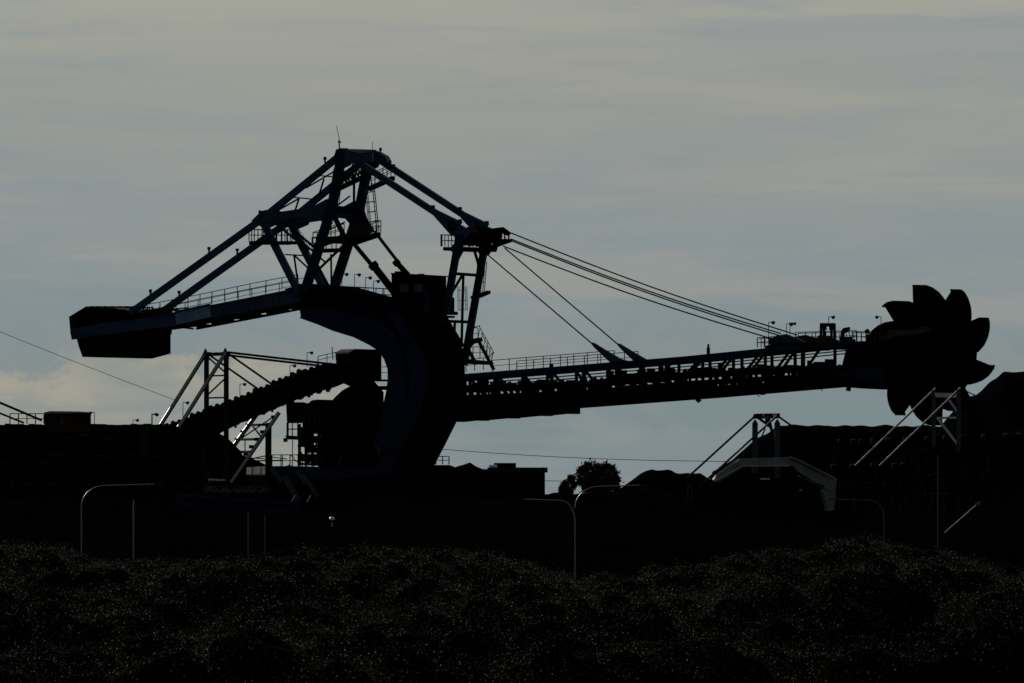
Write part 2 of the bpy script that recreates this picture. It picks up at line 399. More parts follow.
# back stays
def bar(name, pts, a, px, mtl, w0=0.0, both=True):
    for w in ((w0, WF + w0) if both else (w0,)):
        m = MB()
        for p, q in zip(pts, pts[1:]): m.beam(N(*p, w), N(*q, w), a, px * U)
        for p in pts: 
            c = N(*p, w); m.tube(c - BX * (a / 2 + .05), c + BX * (a / 2 + .05), px * U * .52, 14)
        m.build(name, mtl, RC)
bar('back_stay', [(133, 311), (262, 219), (343, 153)], .6, 6.3, BLUE)
for w in (0, WF):
    for p in ((150.5, 295.5), (209, 253), (260, 216.5), (325, 163)):
        m = MB(); c = N(p[0], p[1], w); m.tube(c, c + ZX * .35, .10, 6); m.tube(c + ZX * .3, c + ZX * .55, .17, 6)
        m.build('stay_bracket', DARK, RC)
bar('raking_leg', [(262, 220), (297, 289)], .6, 6.6, BLUE)
bar('tie_beam', [(262, 219), (330, 209)], .7, 8.8, BLUE)
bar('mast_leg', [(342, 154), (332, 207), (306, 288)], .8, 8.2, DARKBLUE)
# haunches and gusset plates
for w in (0, WF):
    m = MB(); m.prism([N(x, y, w - .2) for x, y in ((304, 207), (316, 205), (327, 199), (332, 199), (332, 224), (326, 226), (318, 217), (300, 215))], BX * .4); m.build('gusset_plate', BLUE, RC)
    m = MB(); m.prism([N(x, y, w - .25) for x, y in ((252, 221), (262, 211), (276, 208), (283, 214), (280, 223), (266, 229))], BX * .5); m.build('gusset_plate', BLUE, RC)
    m = MB(); m.prism([N(x, y, w - .3) for x, y in ((334, 160), (337, 149.5), (342, 148), (350, 151), (353, 157), (350, 165), (340, 170))], BX * .6); m.build('gusset_plate', BLUE, RC)
m = MB(); m.prism([M(x, y, WF + .3) for x, y in ((341, 208), (352, 207), (356, 202), (361, 203), (367, 220), (374, 231), (362, 238), (352, 240), (346, 236), (350, 226), (348, 217), (345, 214), (341, 213))], BX * .3)
m.build('gusset_plate', DARKBLUE, RC)
# cross members between the two sides
m = MB()
m.beam(N(343, 154.5, -.2), N(343, 153, WF + .2), 1.0, 1.0)
m.beam(N(262, 219, 0), N(262, 219, WF), .6, .7); m.build('cross_beam', BLUE, RC); m = MB(); m.beam(N(345, 160, .3), N(350, 157, WF - .3), .5, .5)
m.build('cross_beam', BLUE, RC)
m = MB(); m.beam(N(333, 209, 0), N(333, 209, WF), .5, .6); m.build('cross_beam', NEARBLACK, RC)
m = MB(); m.beam(N(322, 240, 0), N(322, 240, WF), .4, .5); m.build('cross_beam', NEARBLACK, RC)
m = MB(); m.beam(N(297, 287, 0), N(297, 287, WF), .6, .6)
m.beam(N(307, 287, 0), N(307, 287, WF), .6, .6)
m.build('cross_beam', NEARBLACK, RC)
m = MB()
for a, b, wa, wb, t in [((285, 254.5), (303, 255.5), 0, 0, 1.4), ((294, 255), (298, 284), 0, 0, 1.6), ((295, 256), (308, 268), 0, 0, 1.6),
                ((275, 212), (299, 198.5), 0, 0, 1.5), ((291, 197), (311, 199), 0, 0, 1.3), ((299, 198.5), (295, 211), 0, 0, 1.5),
                ((306, 188), (335, 171), 0, 0, 1.4), ((319, 175.5), (334, 177), 0, 0, 1.3), ((324, 179), (319, 195), 0, 0, 1.5),
                ((331, 254), (331.5, 286), 0, 0, 1.6), ((316, 272), (346, 243), 0, 0, 2.4), ((312, 256), (329, 288), 0, 0, 3.6),
                ((300, 240), (325, 262), 0, 0, 1.6), ((340, 160), (331, 205), 3, 3, 1.6), ((326, 214), (350, 196), 0, 0, 1.4),
                ((354, 176), (354, 208), 0, 0, 2.2), ((317, 236), (345, 222), 0, 0, 1.2), ((332, 212), (346, 240), 0, 0, 5)]:
    m.beam(M(*a, 1.2 + wa), M(*b, 1.2 + wb), .14, t * U)
for w in (2.5, 5.5):
    m.beam(N(262, 219, w), N(300, 250, w), .15, .2)
m.build('bracing', DARK, RC)
# gangways on the mast
def platform(pts, name='platform', w0=0, w1=1.2, th=.28, rail=True, mt=NEARBLACK):
    m = MB()
    for p, q in zip(pts, pts[1:]):
        a, b = M(*p, w0), M(*q, w0); v = BX * (w1 - w0)
        m.prism([a, b, b - ZX * th, a - ZX * th], v)
    o = m.build(name, mt, RC)
    if rail:
        r = MB(); A = [M(*p, w0) for p in pts]; B = [p + BX * (w1 - w0) for p in A]
        r.rail(A + B[::-1] + [A[0]], 1.05, .95, .055); r.build('handrail', RAIL, o)
    return o
platform([(249, 241), (285, 241)], w0=-.6, w1=.9, th=.33)
platform([(262, 241), (292, 241)], w0=6.8, w1=8.2, th=.3)
platform([(312, 249), (342, 248)], w0=1, w1=2.2, th=.35)
platform([(352, 240), (376, 232)], w0=3, w1=4.4, th=.42)
platform([(313, 244), (340, 235)], w0=5, w1=6.2, th=.42)
platform([(334, 188), (361, 175)], w0=1, w1=2.1, th=.35)
platform([(367, 187), (391, 176)], w0=3.4, w1=4.6, th=.35)
m = MB(); m.ladder(M(378, 231, 5), M(373, 183, 5), .55, BX, True, .07); m.build('caged_ladder', RAIL, RC)
m = MB(); m.ladder(M(309, 246, 2), M(296, 226, 2), .5, BX, True, .035); m.build('caged_ladder', RAIL, RC); m = MB(); m.ladder(M(338, 205, 3), M(342, 170, 3), .5, BX, True, .05); m.build('caged_ladder', RAIL, RC)
m = MB()
for k in range(9):
    x = 336 + k * 3.1; y = 187 - k * 1.5; m.beam(M(x, y, 1.6), M(x + 2.5, y - 9 + (k % 2) * 3, 1.6), .1, .16)
    m.beam(M(x + 1, y - 6, 2.2), M(x + 4, y - 1.5, 2.2), .1, .12)
m.build('walkway_truss', DARK, RC)
# struts with sleeves running down to the machine house
for a, b, c, w, r in (((350, 239), (373, 265), (394, 292), 1, .20), ((375, 232), (396, 262), (408, 275), 7, .15)):
    m = MB(); m.tube(M(*a, w), M(*c, w), r, 10); m.tube(M(*b, w), M(*c, w), r * 1.75, 12); m.tube(M(b[0] - 1, b[1] - 1.2, w), M(b[0] + 2, b[1] + 2.4, w), r * 2.3, 12)
    m.build('damper_strut', NEARBLACK, RC)
# antennas
m = MB(); c = M(339.5, 150, .5); m.tube(c, c + ZX * .9 - AX * .05, .07, 6); m.tube(c + ZX * .65, c + ZX * .8, .14, 8); m.tube(c + ZX * .9, M(336.5, 126, .5), .03, 6)
m.build('antenna', DARK, RC)
m = MB(); c = M(372.5, 152, WF); m.tube(c, M(372.5, 142, WF), .03, 6); m.build('antenna', DARK, RC); m = MB(); c = M(381, 155, WF); m.tube(c, M(380.5, 150, WF), .06, 6); m.box(M(380.5, 151, WF), .2, .2, .3); m.build('antenna', DARK, RC)
m = MB(); c = N(343, 154, 6.6); m.prism([M(x, y, 7.2) for x, y in ((367, 152), (370, 149.5), (377, 151.5), (385, 156), (388, 162), (380, 164), (370, 163))], BX * 1.2); m.build('stay_anchor', BLUE, RC)
m = MB(); m.prism([M(x, y, -.4) for x, y in ((336, 158), (339, 150), (343, 148.2), (350, 150.5), (361, 152.6), (372, 152.6), (372, 161), (358, 163), (345, 163))], BX * .5); m.build('mast_head', BLUE, RC)

# fore stays
for w in (0, WF):
    m = MB(); m.beam(N(343, 152, w), N(436, 213, w), .6, 6.2 * U)
    m.taper(N(436, 213, w), N(457, 229, w), .6, 6.4 * U, 17 * U)
    m.prism([N(x, y, w - .3) for x, y in ((448, 219), (463, 226), (472, 232), (464, 240), (456, 238), (449, 228))], BX * .6)
    for (x, y) in ((346, 153), (362, 163), (433, 210), (460, 224)):
        c = N(x, y - 1.5, w); m.beam(c, c + ZX * .3, .3, .3)
    m.build('fore_stay', BLUE, RC)

# head frame
for w in (0, WF):
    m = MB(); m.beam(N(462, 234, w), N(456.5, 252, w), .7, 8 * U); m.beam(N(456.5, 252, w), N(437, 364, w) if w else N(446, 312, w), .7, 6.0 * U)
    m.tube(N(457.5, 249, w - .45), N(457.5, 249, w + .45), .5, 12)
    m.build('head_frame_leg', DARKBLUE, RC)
m = MB()
m.beam(N(452.5, 273.5, 0), N(452.5, 274, WF), .3, .26); m.beam(N(452.5, 274, 3), N(441, 310, .2), .18, .2)
m.beam(N(452.5, 274, 3.2), N(443, 345, 5.5), .18, .2); m.beam(N(443, 321, 0), N(443, 321, WF), .3, .26); m.beam(N(456.5, 250, 1.8), N(451, 270, .3), .2, .2)
m.beam(N(457, 250, 5.2), N(455, 270, 7.6), .2, .2); m.beam(N(443, 321, 1.5), N(441, 345, 6.5), .2, .24); m.beam(N(443, 321, 3.5), N(440, 345, 4.2), .15, .2)
m.build('bracing', DARK, RC)
m = MB(); a, b = M(443, 247, 0), M(470, 247, 0)
m.prism([a, b, b - ZX * .32, a - ZX * .32], BX * WF)
m.build('head_platform', NEARBLACK, RC)
m = MB(); A = [M(441.5, 246.5, 0), M(455, 246.5, 0)]; m.beam(A[0], A[0] + ZX * 1.1, .12, .16); m.rail([A[1], A[0], A[0] + BX * WF, A[1] + BX * WF], 1.05, 1.0, .05)
m.rail([M(470, 247, 0), M(470, 247, 0) + BX * WF], 1.0, .9, .05)
m.build('handrail', RAIL, RC)
random.seed(11)
m = MB()
for k in range(4):
    w = .4 + k * 2.25
    m.prism([N(x, y, w) for x, y in ((458, 234), (464, 228), (471, 227), (475, 230), (475, 234), (468, 240), (466, 245), (460, 246))], BX * .16)
m.beam(N(458, 236, 0), N(458, 236, WF), .3, .3); m.beam(N(468, 228.5, 0), N(469, 228.5, WF), .25, .3); m.beam(N(476, 241, 0), N(476, 241, WF), .25, .3)
for k in range(12):
    m.beam(N(460 + (k % 3) * 4, 245, k * .66), N(463 + (k % 4) * 4, 231, k * .66 + .5), .1, .14)
m.build('sheave_frame', NEARBLACK, RC)
for w in (.6, 2.2, 5.6, 7.3):
    m = MB(); c = N(473, 234.5, w); m.tube(c - BX * .12, c + BX * .12, .45, 20); m.tube(c - BX * .2, c + BX * .2, .2, 10); m.build('sheave', DARK, RC)
m = MB(); m.prism([M(x, y, 6.2) for x, y in ((494, 228), (503, 227), (511, 233), (508, 236), (500, 233), (496, 237))], BX * .2)
m.prism([M(x, y, 6.6) for x, y in ((480, 246.5), (489, 245), (511, 239), (511, 242), (497, 247), (496, 250), (482, 250))], BX * .3)
m.beam(M(509, 233, 6.5), M(508.5, 240, 6.5), .1, .12); m.beam(M(504.5, 232, 6.5), M(505, 240, 6.5), .1, .12); m.beam(M(494, 240, 6.5), M(511, 240, 6.5), .2, .2)
m.build('rope_bracket', NEARBLACK, RC)
m = MB(); m.prism([N(x, y, .1) for x, y in ((458, 233), (469, 226.6), (475, 228), (479, 233), (470, 232), (462, 237))], BX * .15); m.build('sheave_guard', RUST, RC)
# ladders and landings on the head frame
m = MB(); m.ladder(M(483.5, 292, 8.6), M(486, 262, 8.6), .5, BX, True, .06); m.build('caged_ladder', RAIL, RC)
m = MB(); m.prism([M(x, y, 8) for x, y in ((470, 296.5), (487, 290.5), (487, 293.5), (478, 297.5), (471, 299))], BX * 1.1); m.build('landing', NEARBLACK, RC)
m = MB(); m.ladder(M(466.5, 310, 4), M(466, 286, 4), .5, BX, True, .045); m.build('caged_ladder', RAIL, RC)
m = MB()
m.beam(M(478, 340, 5), M(494, 370, 5), .12, .3); m.beam(M(478, 340, 6), M(494, 370, 6), .12, .3)
for k in range(14): m.beam(M(478 + k * 1.2, 340.5 + k * 2.2, 5), M(478 + k * 1.2, 340.5 + k * 2.2, 6), .2, .04)
m.build('stair', DARK, RC)
m = MB(); m.beam(M(479, 326, 5), M(494, 353, 5), .05, .06); m.beam(M(481, 333, 5), M(493, 356, 5), .04, .05)
for k in range(6): m.beam(M(478 + k * 2.6, 339 + k * 5, 5), M(480 + k * 2.6, 328 + k * 4.8, 5), .04, .05)
m.beam(M(472, 328, 5), M(480, 325.5, 5), .05, .07); m.beam(M(494, 353, 5), M(489, 356, 5), .05, .07)
m.rail([M(468, 340, 5), M(478, 340, 5)], 1.1, .5, .05); m.rail([M(466, 359, 5), M(487, 359, 5)], 1.1, .7, .05); m.rail([M(466, 372, 3), M(492, 369, 3)], 1.1, .9, .05)
m.build('handrail', RAIL, RC)
m = MB(); m.prism([M(x, y, 5) for x, y in ((464, 341), (478, 337.5), (479, 341), (470, 344), (465, 350))], BX * 1.2)
m.prism([M(x, y, 5) for x, y in ((464, 359), (486, 361), (490, 363), (489, 365), (466, 364))], BX * 1.2); m.beam(M(466, 345, 5), M(475, 362, 5), .15, .3)
m.build('landing', NEARBLACK, RC)

# body: curved box column
body_l = [(298, 289), (299, 306), (301, 318), (318, 324), (335, 331), (355, 337), (371, 345), (380, 351), (386, 359), (389.5, 369), (390, 378), (388, 392), (384, 410), (378, 432), (370, 455), (360, 480), (350, 505)]
body_r = [(416, 505), (413, 470), (427, 443), (438, 421), (446, 400), (446, 352), (437, 335), (428, 314), (414, 304), (392, 303), (350, 297), (322, 287.5)]
m = MB(); m.prism([M(x, y, .8) for x, y in body_l + body_r], BX * 5.6)
body = m.build('slewing_column', NEARBLACK, RC)
def plate(pts, w, th, mt, name, par):
    m = MB(); m.prism([M(x, y, w) for x, y in pts], BX * th); return m.build(name, mt, par)
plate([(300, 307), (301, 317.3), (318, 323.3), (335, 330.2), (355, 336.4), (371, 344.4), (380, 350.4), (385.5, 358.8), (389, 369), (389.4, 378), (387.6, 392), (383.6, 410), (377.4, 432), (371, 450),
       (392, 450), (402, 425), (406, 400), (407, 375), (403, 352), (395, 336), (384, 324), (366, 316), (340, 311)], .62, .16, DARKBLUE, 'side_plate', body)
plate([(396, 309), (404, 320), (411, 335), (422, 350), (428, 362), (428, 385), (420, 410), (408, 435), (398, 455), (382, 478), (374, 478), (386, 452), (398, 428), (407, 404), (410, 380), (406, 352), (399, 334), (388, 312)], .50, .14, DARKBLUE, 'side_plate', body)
m = MB()
curve = [(301, 317.5), (318, 323.6), (335, 330.6), (355, 336.7), (371, 344.7), (380, 350.7), (385.7, 359), (389.2, 369), (389.7, 378), (387.8, 392), (383.8, 410)]
for p, q in zip(curve, curve[1:]): m.beam(M(*p, .75), M(*q, .75), .7, .12)
for x in (318, 336, 354, 372): m.beam(M(x, 301, .72), M(x, 318 + (x - 300) * .22, .72), .14, .1)
m.build('flange', DARKBLUE, body)
m = MB(); m.tube(base_pt - ZX * .1 + BX * 0, base_pt + ZX * 3.6, 3.6, 36); m.build('slew_ring', NEARBLACK, RC)
# side rail and lights on the deck
m = MB(); m.rail([M(336, 299, .6), M(392, 302, .6)], 1.15, .75, .05); m.build('handrail', RAIL, RC); m = MB(); m.rail([M(318, 297, 6), M(392, 301, 6)], 1.1, .9, .045)
m.build('handrail', RAIL, RC)
m = MB(); random.seed(5)
for k in range(9):
    x = 336 + k * 6; m.box(M(x, 302, 2.5), random.uniform(.3, .6), .6, random.uniform(.3, .8))
m.build('deck_cabinet', NEARBLACK, RC)
for x, y in ((342, 274), (354.5, 274.5), (365.5, 277.5), (373.5, 281)):
    b = M(x, 300, 1.5); floodlight(b, (300 - y) * U, RC, 1, s=.8)
# machine house
m = MB(); m.prism([M(x, y, .3) for x, y in ((391.5, 273.8), (432, 276.2), (432, 313), (391.5, 313))], BX * 4.2)
mh = m.build('machine_house', NEARBLACK, RC)
m = MB(); m.prism([M(x, y, .1) for x, y in ((390.8, 272.8), (433, 275.2), (433, 276.4), (390.8, 274))], BX * 4.6); m.build('roof', DARK, mh)
for x in (400, 415): plate([(x, 284), (x + 8, 284.4), (x + 8, 292), (x, 292)], .24, .05, GLASS, 'window', mh)
plate([(424, 290), (429.5, 290), (429.5, 312), (424, 312)], .25, .05, DARKBLUE, 'door', mh)
m = MB(); m.box(M(398, 273.5, 2), .5, .5, .2); m.tube(M(402, 273.5, 2), M(402, 271, 2), .12, 8); m.box(M(421, 276, 2), .5, .5, .2); m.build('vent', DARK, mh)
m = MB(); m.box(M(448, 312, 2), .9, 1, 1.3); m.box(M(448, 315, 2), 1.5, 1.2, .3); m.box(M(446, 318, 2), 1.3, 1.2, .2); m.build('cable_reel', NEARBLACK, RC)

# ------------------------------------------------ boom
top_y = lambda x: 374 - (x - 466) * (374 - 357) / 214 if x < 680 else 357 - (x - 680) * (357 - 344) / 130
bot_y = lambda x: 416 - (x - 455) * .0745 if x < 700 else 397.7 - (x - 700) * .085
BT = [(430, 388.5), (466, 386.8), (560, 383.5), (600, 380.5), (640, 375.5), (770, 368), (900, 362)]
def belt_y(x):
    for (a, ya), (b, yb) in zip(BT, BT[1:]):
        if x <= b: return ya + (yb - ya) * (x - a) / (b - a)
    return BT[-1][1]
WB = 7.4
for w in (.0, WB):
    m = MB(); xs = list(range(440 if w else 464, 866, 17))
    for x, x2 in zip(xs, xs[1:]): m.beam(N(x, top_y(x) + 2.4, w), N(x2, top_y(x2) + 2.4, w), .45, 5.2 * U)
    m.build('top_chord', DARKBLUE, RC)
    m = MB()
    for x, x2 in zip(xs, xs[1:]): m.beam(N(x, bot_y(x) - 5.0, w), N(x2, bot_y(x2) - 5.0, w), .45, 8.5 * U)
    m.build('bottom_chord', NEARBLACK, RC)
    m = MB()
    for x in (470, 498, 523, 552, 584, 617, 643, 679, 710, 742, 772, 803, 835):
        if w and x > 800: continue
        m.beam(N(x, top_y(x) + 3, w), N(x, bot_y(x) - 6, w), .35, (3.6 if x in (617, 643, 584, 803) else 2.4) * U)
    for a in (657, 687, 718, 749, 780):
        m.beam(N(a, belt_y(a) + 5, w), N(a + 16, top_y(a + 16) + 4, w), .3, 2.3 * U)
        m.beam(N(a, belt_y(a) + 5, w), N(a - 4, bot_y(a) - 7, w), .3, 2.0 * U)
    for a in (470, 498, 523, 552, 584, 617):
        m.beam(N(a, top_y(a) + 4, w), N(a + 22, bot_y(a + 22) - 8, w), .3, 2.2 * U)
    m.build('lattice', DARK, RC)
m = MB()
for a, b in ((466, 860),):
    for off in (9.5, 12.5):
        for w in (1.5,): m.beam(N(466, top_y(466) + off, w), N(680, top_y(680) + off, w), .12, 1.2 * U); m.beam(N(680, top_y(680) + off, w), N(850, top_y(850) + off, w), .12, 1.2 * U)
m.build('service_pipe', DARK, RC)
# belt conveyor inside the boom
m = MB()
xs = [440, 520, 600, 680, 760, 832]
for x, x2 in zip(xs, xs[1:]):
    m.prism([N(x, belt_y(x) + 1, 1.8), N(x2, belt_y(x2) + 1, 1.8), N(x2, belt_y(x2) + 5, 1.8), N(x, belt_y(x) + 5, 1.8)], BX * 2.6)
    m.prism([N(x, belt_y(x) + 7.4, 2.2), N(x2, belt_y(x2) + 7.4, 2.2), N(x2, belt_y(x2) + 12.4, 2.2), N(x, belt_y(x) + 12.4, 2.2)], BX * 2.2)
    m.prism([N(x, belt_y(x) + (13.8 if x == 680 else 12.45), 2.2), N(x2, belt_y(x2) + (13.8 if x == 680 else 12.45), 2.2), N(x2, bot_y(x2) - 4, 2.2), N(x, bot_y(x) - 4, 2.2)], BX * 2.2)
conv = m.build('conveyor', COAL, RC)
for k in range(56):
    x = 462 + k * 6.6; m = MB(); y = belt_y(x)
    m.prism([N(x - 1.6, y + 1.5, 1.2), N(x - 1.1, y - 2.1, 1.2), N(x + 1.3, y - 2.1, 1.2), N(x + 1.8, y + 1.5, 1.2)], BX * .5)
    m.prism([N(x - 1.2, y + 1.5, 4.4), N(x - .9, y - 1.5, 4.4), N(x + 1.1, y - 1.5, 4.4), N(x + 1.4, y + 1.5, 4.4)], BX * .4)
    m.beam(N(x, y + .5, 1.2), N(x, y + .5, 4.8), .16, .16)
    m.beam(N(x, y + 4.5, 1.1), N(x, y + 8, 1.1), .12, 2.6 * U)
    m.build('idler', NEARBLACK, conv)
# lower catwalk and drip trays
m = MB()
for x, x2 in ((440, 466), (466, 497), (497, 530), (530, 557)):
    m.prism([N(x, bot_y(x) - 8, .3), N(x2, bot_y(x2) - 8, .3), N(x2, bot_y(x2) + 5, .3), N(x2 - 2.5, bot_y(x2) + 5.4, .3), N(x2 - 3, bot_y(x2) + 4.2, .3), N(x, bot_y(x) + 4.6, .3)], BX * 6.8)
m.build('spill_tray', NEARBLACK, RC)
m = MB(); random.seed(9)
for k in range(112):
    x = 462 + k * 3.3; y = belt_y(x); 
    m.beam(N(x, y + random.uniform(-4, 2), .25), N(x + random.uniform(1, 6), y + random.uniform(3, 14), .25), .15, random.uniform(.12, .4))
    m.beam(N(x, y + random.uniform(9, 12), .25), N(x + random.uniform(1, 5), y + random.uniform(15, 18), .25), .15, random.uniform(.1, .3))
    if k % 3 == 0: m.box(N(x, y + random.uniform(12, 16), .3), random.uniform(.6, 1.4), .5, .35)
    if k % 3 == 0: m.box(N(x, y + random.uniform(2, 10), .3), random.uniform(.3, 1), .5, random.uniform(.3, 1.1))
m.build('cable_tray', NEARBLACK, RC)
m = MB(); 
for a, b in ((445, 560), (560, 640), (640, 832)):
    m.beam(N(a, belt_y(a) + 2, .1), N(b, belt_y(b) + 2, .1), .2, 2.2 * U); m.beam(N(a, belt_y(a) + 10.6, .1), N(b, belt_y(b) + 10.6, .1), .2, 3.0 * U); m.beam(N(a, belt_y(a) + 16, .1), N(b, belt_y(b) + 16, .1), .2, 2.6 * U)
m.build('side_rail', NEARBLACK, RC)
for w in (.1, WB):
    m = MB(); m.rail([N(492, top_y(492), w), N(560, top_y(560), w), N(614, top_y(614), w)], 1.05, 1.45, .05)
    m.build('handrail', RAIL, RC)
m = MB()
m.rail([N(757, 347.5, .1), N(778, 345.7, .1)], .85, .7, .06); m.rail([N(757, 347.5, .1), N(757, 347.5, WB)], .85, 1.3, .05)
m.build('handrail', RUST, RC)
m = MB(); m.rail([N(795, 343, .1), N(856, 341, .1)], .95, .95, .05); m.build('handrail', RAIL, RC)
m = MB(); m.rail([N(775, 343, WB), N(845, 341, WB)], .95, 1.3, .05); m.build('handrail', RAIL, RC)
m = MB(); m.rail([N(852, 341, .1), N(884, 343, .1)], .8, .4, .06)
m.build('handrail', RAIL, RC)
m = MB(); c = N(551, 369, .1); m.box(c, .3, .3, .5); c = N(708, 353.5, .1); m.tube(c - ZX * .1, c + ZX * .55, .16, 10); m.tube(c + ZX * .5, c + ZX * .85, .10, 10); m.build('sensor_box', DARK, RC)
# anchor plates of the short stays and the stays themselves
for w in (0, WF):
    m = MB(); m.prism([N(x, y, w - .15) for x, y in ((590, 342), (594, 343), (607, 351), (620, 358.5), (628, 361), (612, 364), (603, 355.5), (595, 348))], BX * .5)
    m.build('stay_anchor', BLUE, RC)
    m = MB(); m.tube(N(478 if w else 488, 246.5 if w else 255, w), N(592, 343.6, w), .062, 8); m.build('boom_rope', CABLE, RC)
for a, b, w in (((503, 246), (771, 338.5), .3), ((511, 240.6), (779, 335.4), 1.2), ((511, 239.0), (781, 333.6), 6.5), ((511, 233), (797, 335), 7.5)):
    m = MB(); p, q = M(*a, w), M(*b, w); n = 14
    pts = [p.lerp(q, i / n) - ZX * (.35 * math.sin(math.pi * i / n)) for i in range(n + 1)]
    m.path(pts, .062, 8); m.build('boom_rope', CABLE, RC)
for w in (.2, WB - .9):
    m = MB(); m.prism([N(x, y, w) for x, y in ((776, 335.5), (785, 334), (798, 339), (806, 343), (808, 350), (780, 350), (777, 343), (768, 339.5))], BX * .5)
    m.build('rope_anchor', BLUE, RC)
m = MB(); m.beam(N(770, 341, 0), N(770, 341, WB), .3, .6); m.prism([N(x, y, .0) for x, y in ((765, 346), (775, 343), (800, 342), (826, 343), (862, 341), (867, 345), (867, 349), (800, 349), (765, 350))], BX * WB)
m.build('tip_deck', NEARBLACK, RC)
# small deck machinery
m = MB(); random.seed(21)
for k in range(16):
    x = 790 + k * 2.9; m.box(N(x, 343, random.uniform(.5, 5)), random.uniform(.3, 1.1), .7, random.uniform(.2, .75))
for k in range(9):
    x = 782 + k * 3.5; m.beam(N(x, 343, 2), N(x + 2.4, 337 + k % 3, 2), .12, .22)
m.build('winch_gear', RUST, RC)
m = MB()
for x in (821, 831.5):
    m.beam(M(x, 344, 3), M(x, 324, 3), .2, .2); m.beam(M(x + 3, 344, 4), M(x + 3, 324, 4), .2, .2)
m.prism([M(x, y, 2.9) for x, y in ((820, 323), (832.7, 323), (832.7, 330), (829, 330), (829, 326.5), (824, 326.5), (824, 330), (820, 330))], BX * .9)
m.build('hoist_frame', NEARBLACK, RC)
m = MB(); m.beam(M(842, 344, 3), M(843, 331, 3), .25, .3); m.prism([M(x, y, 2.9) for x, y in ((841, 331), (843, 328), (848.5, 327), (848, 330.5), (844, 333))], BX * .6); m.beam(M(848, 330, 3), M(853, 343, 3), .05, .07); m.build('drop_chute_light', NEARBLACK, RC)
m = MB(); m.tube(M(867.4, 343, 2), M(867.4, 334, 2), .09, 8); m.tube(M(867.4, 333, 2), M(867.4, 329, 2), .2, 10, .12); m.tube(M(865, 331.5, 2), M(869.5, 331.5, 2), .14, 8); m.build('warning_beacon', NEARBLACK, RC)
floodlight(M(768.5, 345, 1), 22.5 * U, RC, 1, s=.8); floodlight(M(786.5, 342, 1), 18 * U, RC, 1, s=.9); floodlight(M(790, 342, 4), 18.5 * U, RC, 1, s=.7)
floodlight(M(828.5, 323, 3), 6 * U, RC, 1, s=.8); floodlight(M(881, 338, 2), 21 * U, RC, -1, s=.75)
# hanging hoses under the boom
m = MB()
for a, b in (((700, 399), (697, 401)), ((762.6, 391), (762.8, 395)), ((849, 386), (848, 391))):
    m.tube(M(*a, 1), M(*b, 1), .22, 8)
for a, b in (((693, 397), (697, 401.5)), ((755, 393), (760, 397)), ((816, 385), (823, 391))):
    m.beam(M(*a, 1), M(*b, 1), .05, .06)
m.build('belt_scraper', DARK, RC)
# boom head casting round the wheel shaft
m = MB(); m.prism([M(x, y, .4) for x, y in ((800, 372), (842, 365), (846, 349), (866, 345), (876, 342), (886, 335), (894, 328), (900, 325), (905, 325), (914, 327), (922, 350), (916, 389), (880, 389.5), (860, 388.5), (840, 386.5), (826, 386), (800, 389))], BX * 3.0)
hd = m.build('boom_head', NEARBLACK, RC)
m = MB(); m.prism([M(x, y, .25) for x, y in ((880, 338), (890, 330), (912, 330), (922, 326), (930, 327), (930, 331), (914, 335), (897, 336), (884, 341))], BX * .12); m.build('guard_plate', BROWN, hd)  # brown plate colour stands for a lit area of the head
m = MB(); m.prism([M(x, y, .28) for x, y in ((826, 372), (880, 367), (884, 372), (884, 382), (830, 381))], BX * .1); m.build('side_plate', DARKBLUE, hd)
m = MB(); c = M(931, 353, -.6); m.tube(c, c + BX * 1.4, 1.3, 24); m.tube(c - BX * .5, c, .8, 20); m.build('drive_gearbox', NEARBLACK, hd)
# bucket wheel, turned a little out of the boom's line
WTH = R(33); AW = Vector((math.cos(WTH), -math.sin(WTH), 0)); BW = Vector((math.sin(WTH), math.cos(WTH), 0))
W0 = M(926, 354, 2.8)
def pol(a, r, w=0.0): return W0 + AW * (r * U * math.cos(R(a))) + ZX * (r * U * math.sin(R(a))) + BW * w
m = MB(); n = 40
m.prism([pol(i * 360 / n, 48.5) for i in range(n)], BW * .22); m.prism([pol(i * 360 / n, 48.5, 1.35) for i in range(n)], BW * .22)
m.prism([pol(i * 360 / n, 46.5, .22) for i in range(n)], BW * 1.13)
wheel = m.build('bucket_wheel', NEARBLACK, RC)
for k, a0 in enumerate([136, 102, 65, 29, -10.5, -47, -84, -121, -157, 170]):
    prof = [(5, 41), (3.6, 50), (1.6, 60), (0, 69.2), (-3.5, 68.6), (-9, 65.5), (-15, 61), (-21, 55.5), (-27, 49.5), (-28, 41)]
    jr, ja = ((k * 37) % 7 - 3) * .4, ((k * 53) % 5 - 2) * .6; prof = [(da * (1 + .05 * ((k * 3) % 4 - 1)) + ja, r + jr * (r > 55)) for da, r in prof]
    m = MB(); side = [pol(a0 + da, r, -.1) for da, r in prof]; tip = [pol(a0 + da, r, .1) for da, r in prof]
    m.prism(side, BW * .12); m.prism([p + BW * 1.55 for p in side], BW * .12)
    back = side[3:]
    for p, q in zip(back, back[1:]):
        d = (q - p).normalized(); nrm = d.cross(BW).normalized() * .12
        m.prism([p, q, q + nrm, p + nrm], BW * 1.65)
    p, q = side[0], side[-1]; d = (q - p).normalized(); nrm = d.cross(BW).normalized() * .1
    m.prism([p, q, q + nrm, p + nrm], BW * 1.65)
    b = m.build('bucket', COAL, wheel)
    m = MB(); m.beam(pol(a0 - 2, 67.8, -.1), pol(a0 - 2, 67.8, 1.65), .3, .2)
    for j in range(5):
        c = pol(a0 - 4, 67, .08 + j * .36); t = pol(a0 + 1.0, 69.6, .08 + j * .36)
        m.beam(c, t, .24, .18)
    m.build('cutting_edge', NEARBLACK, b)

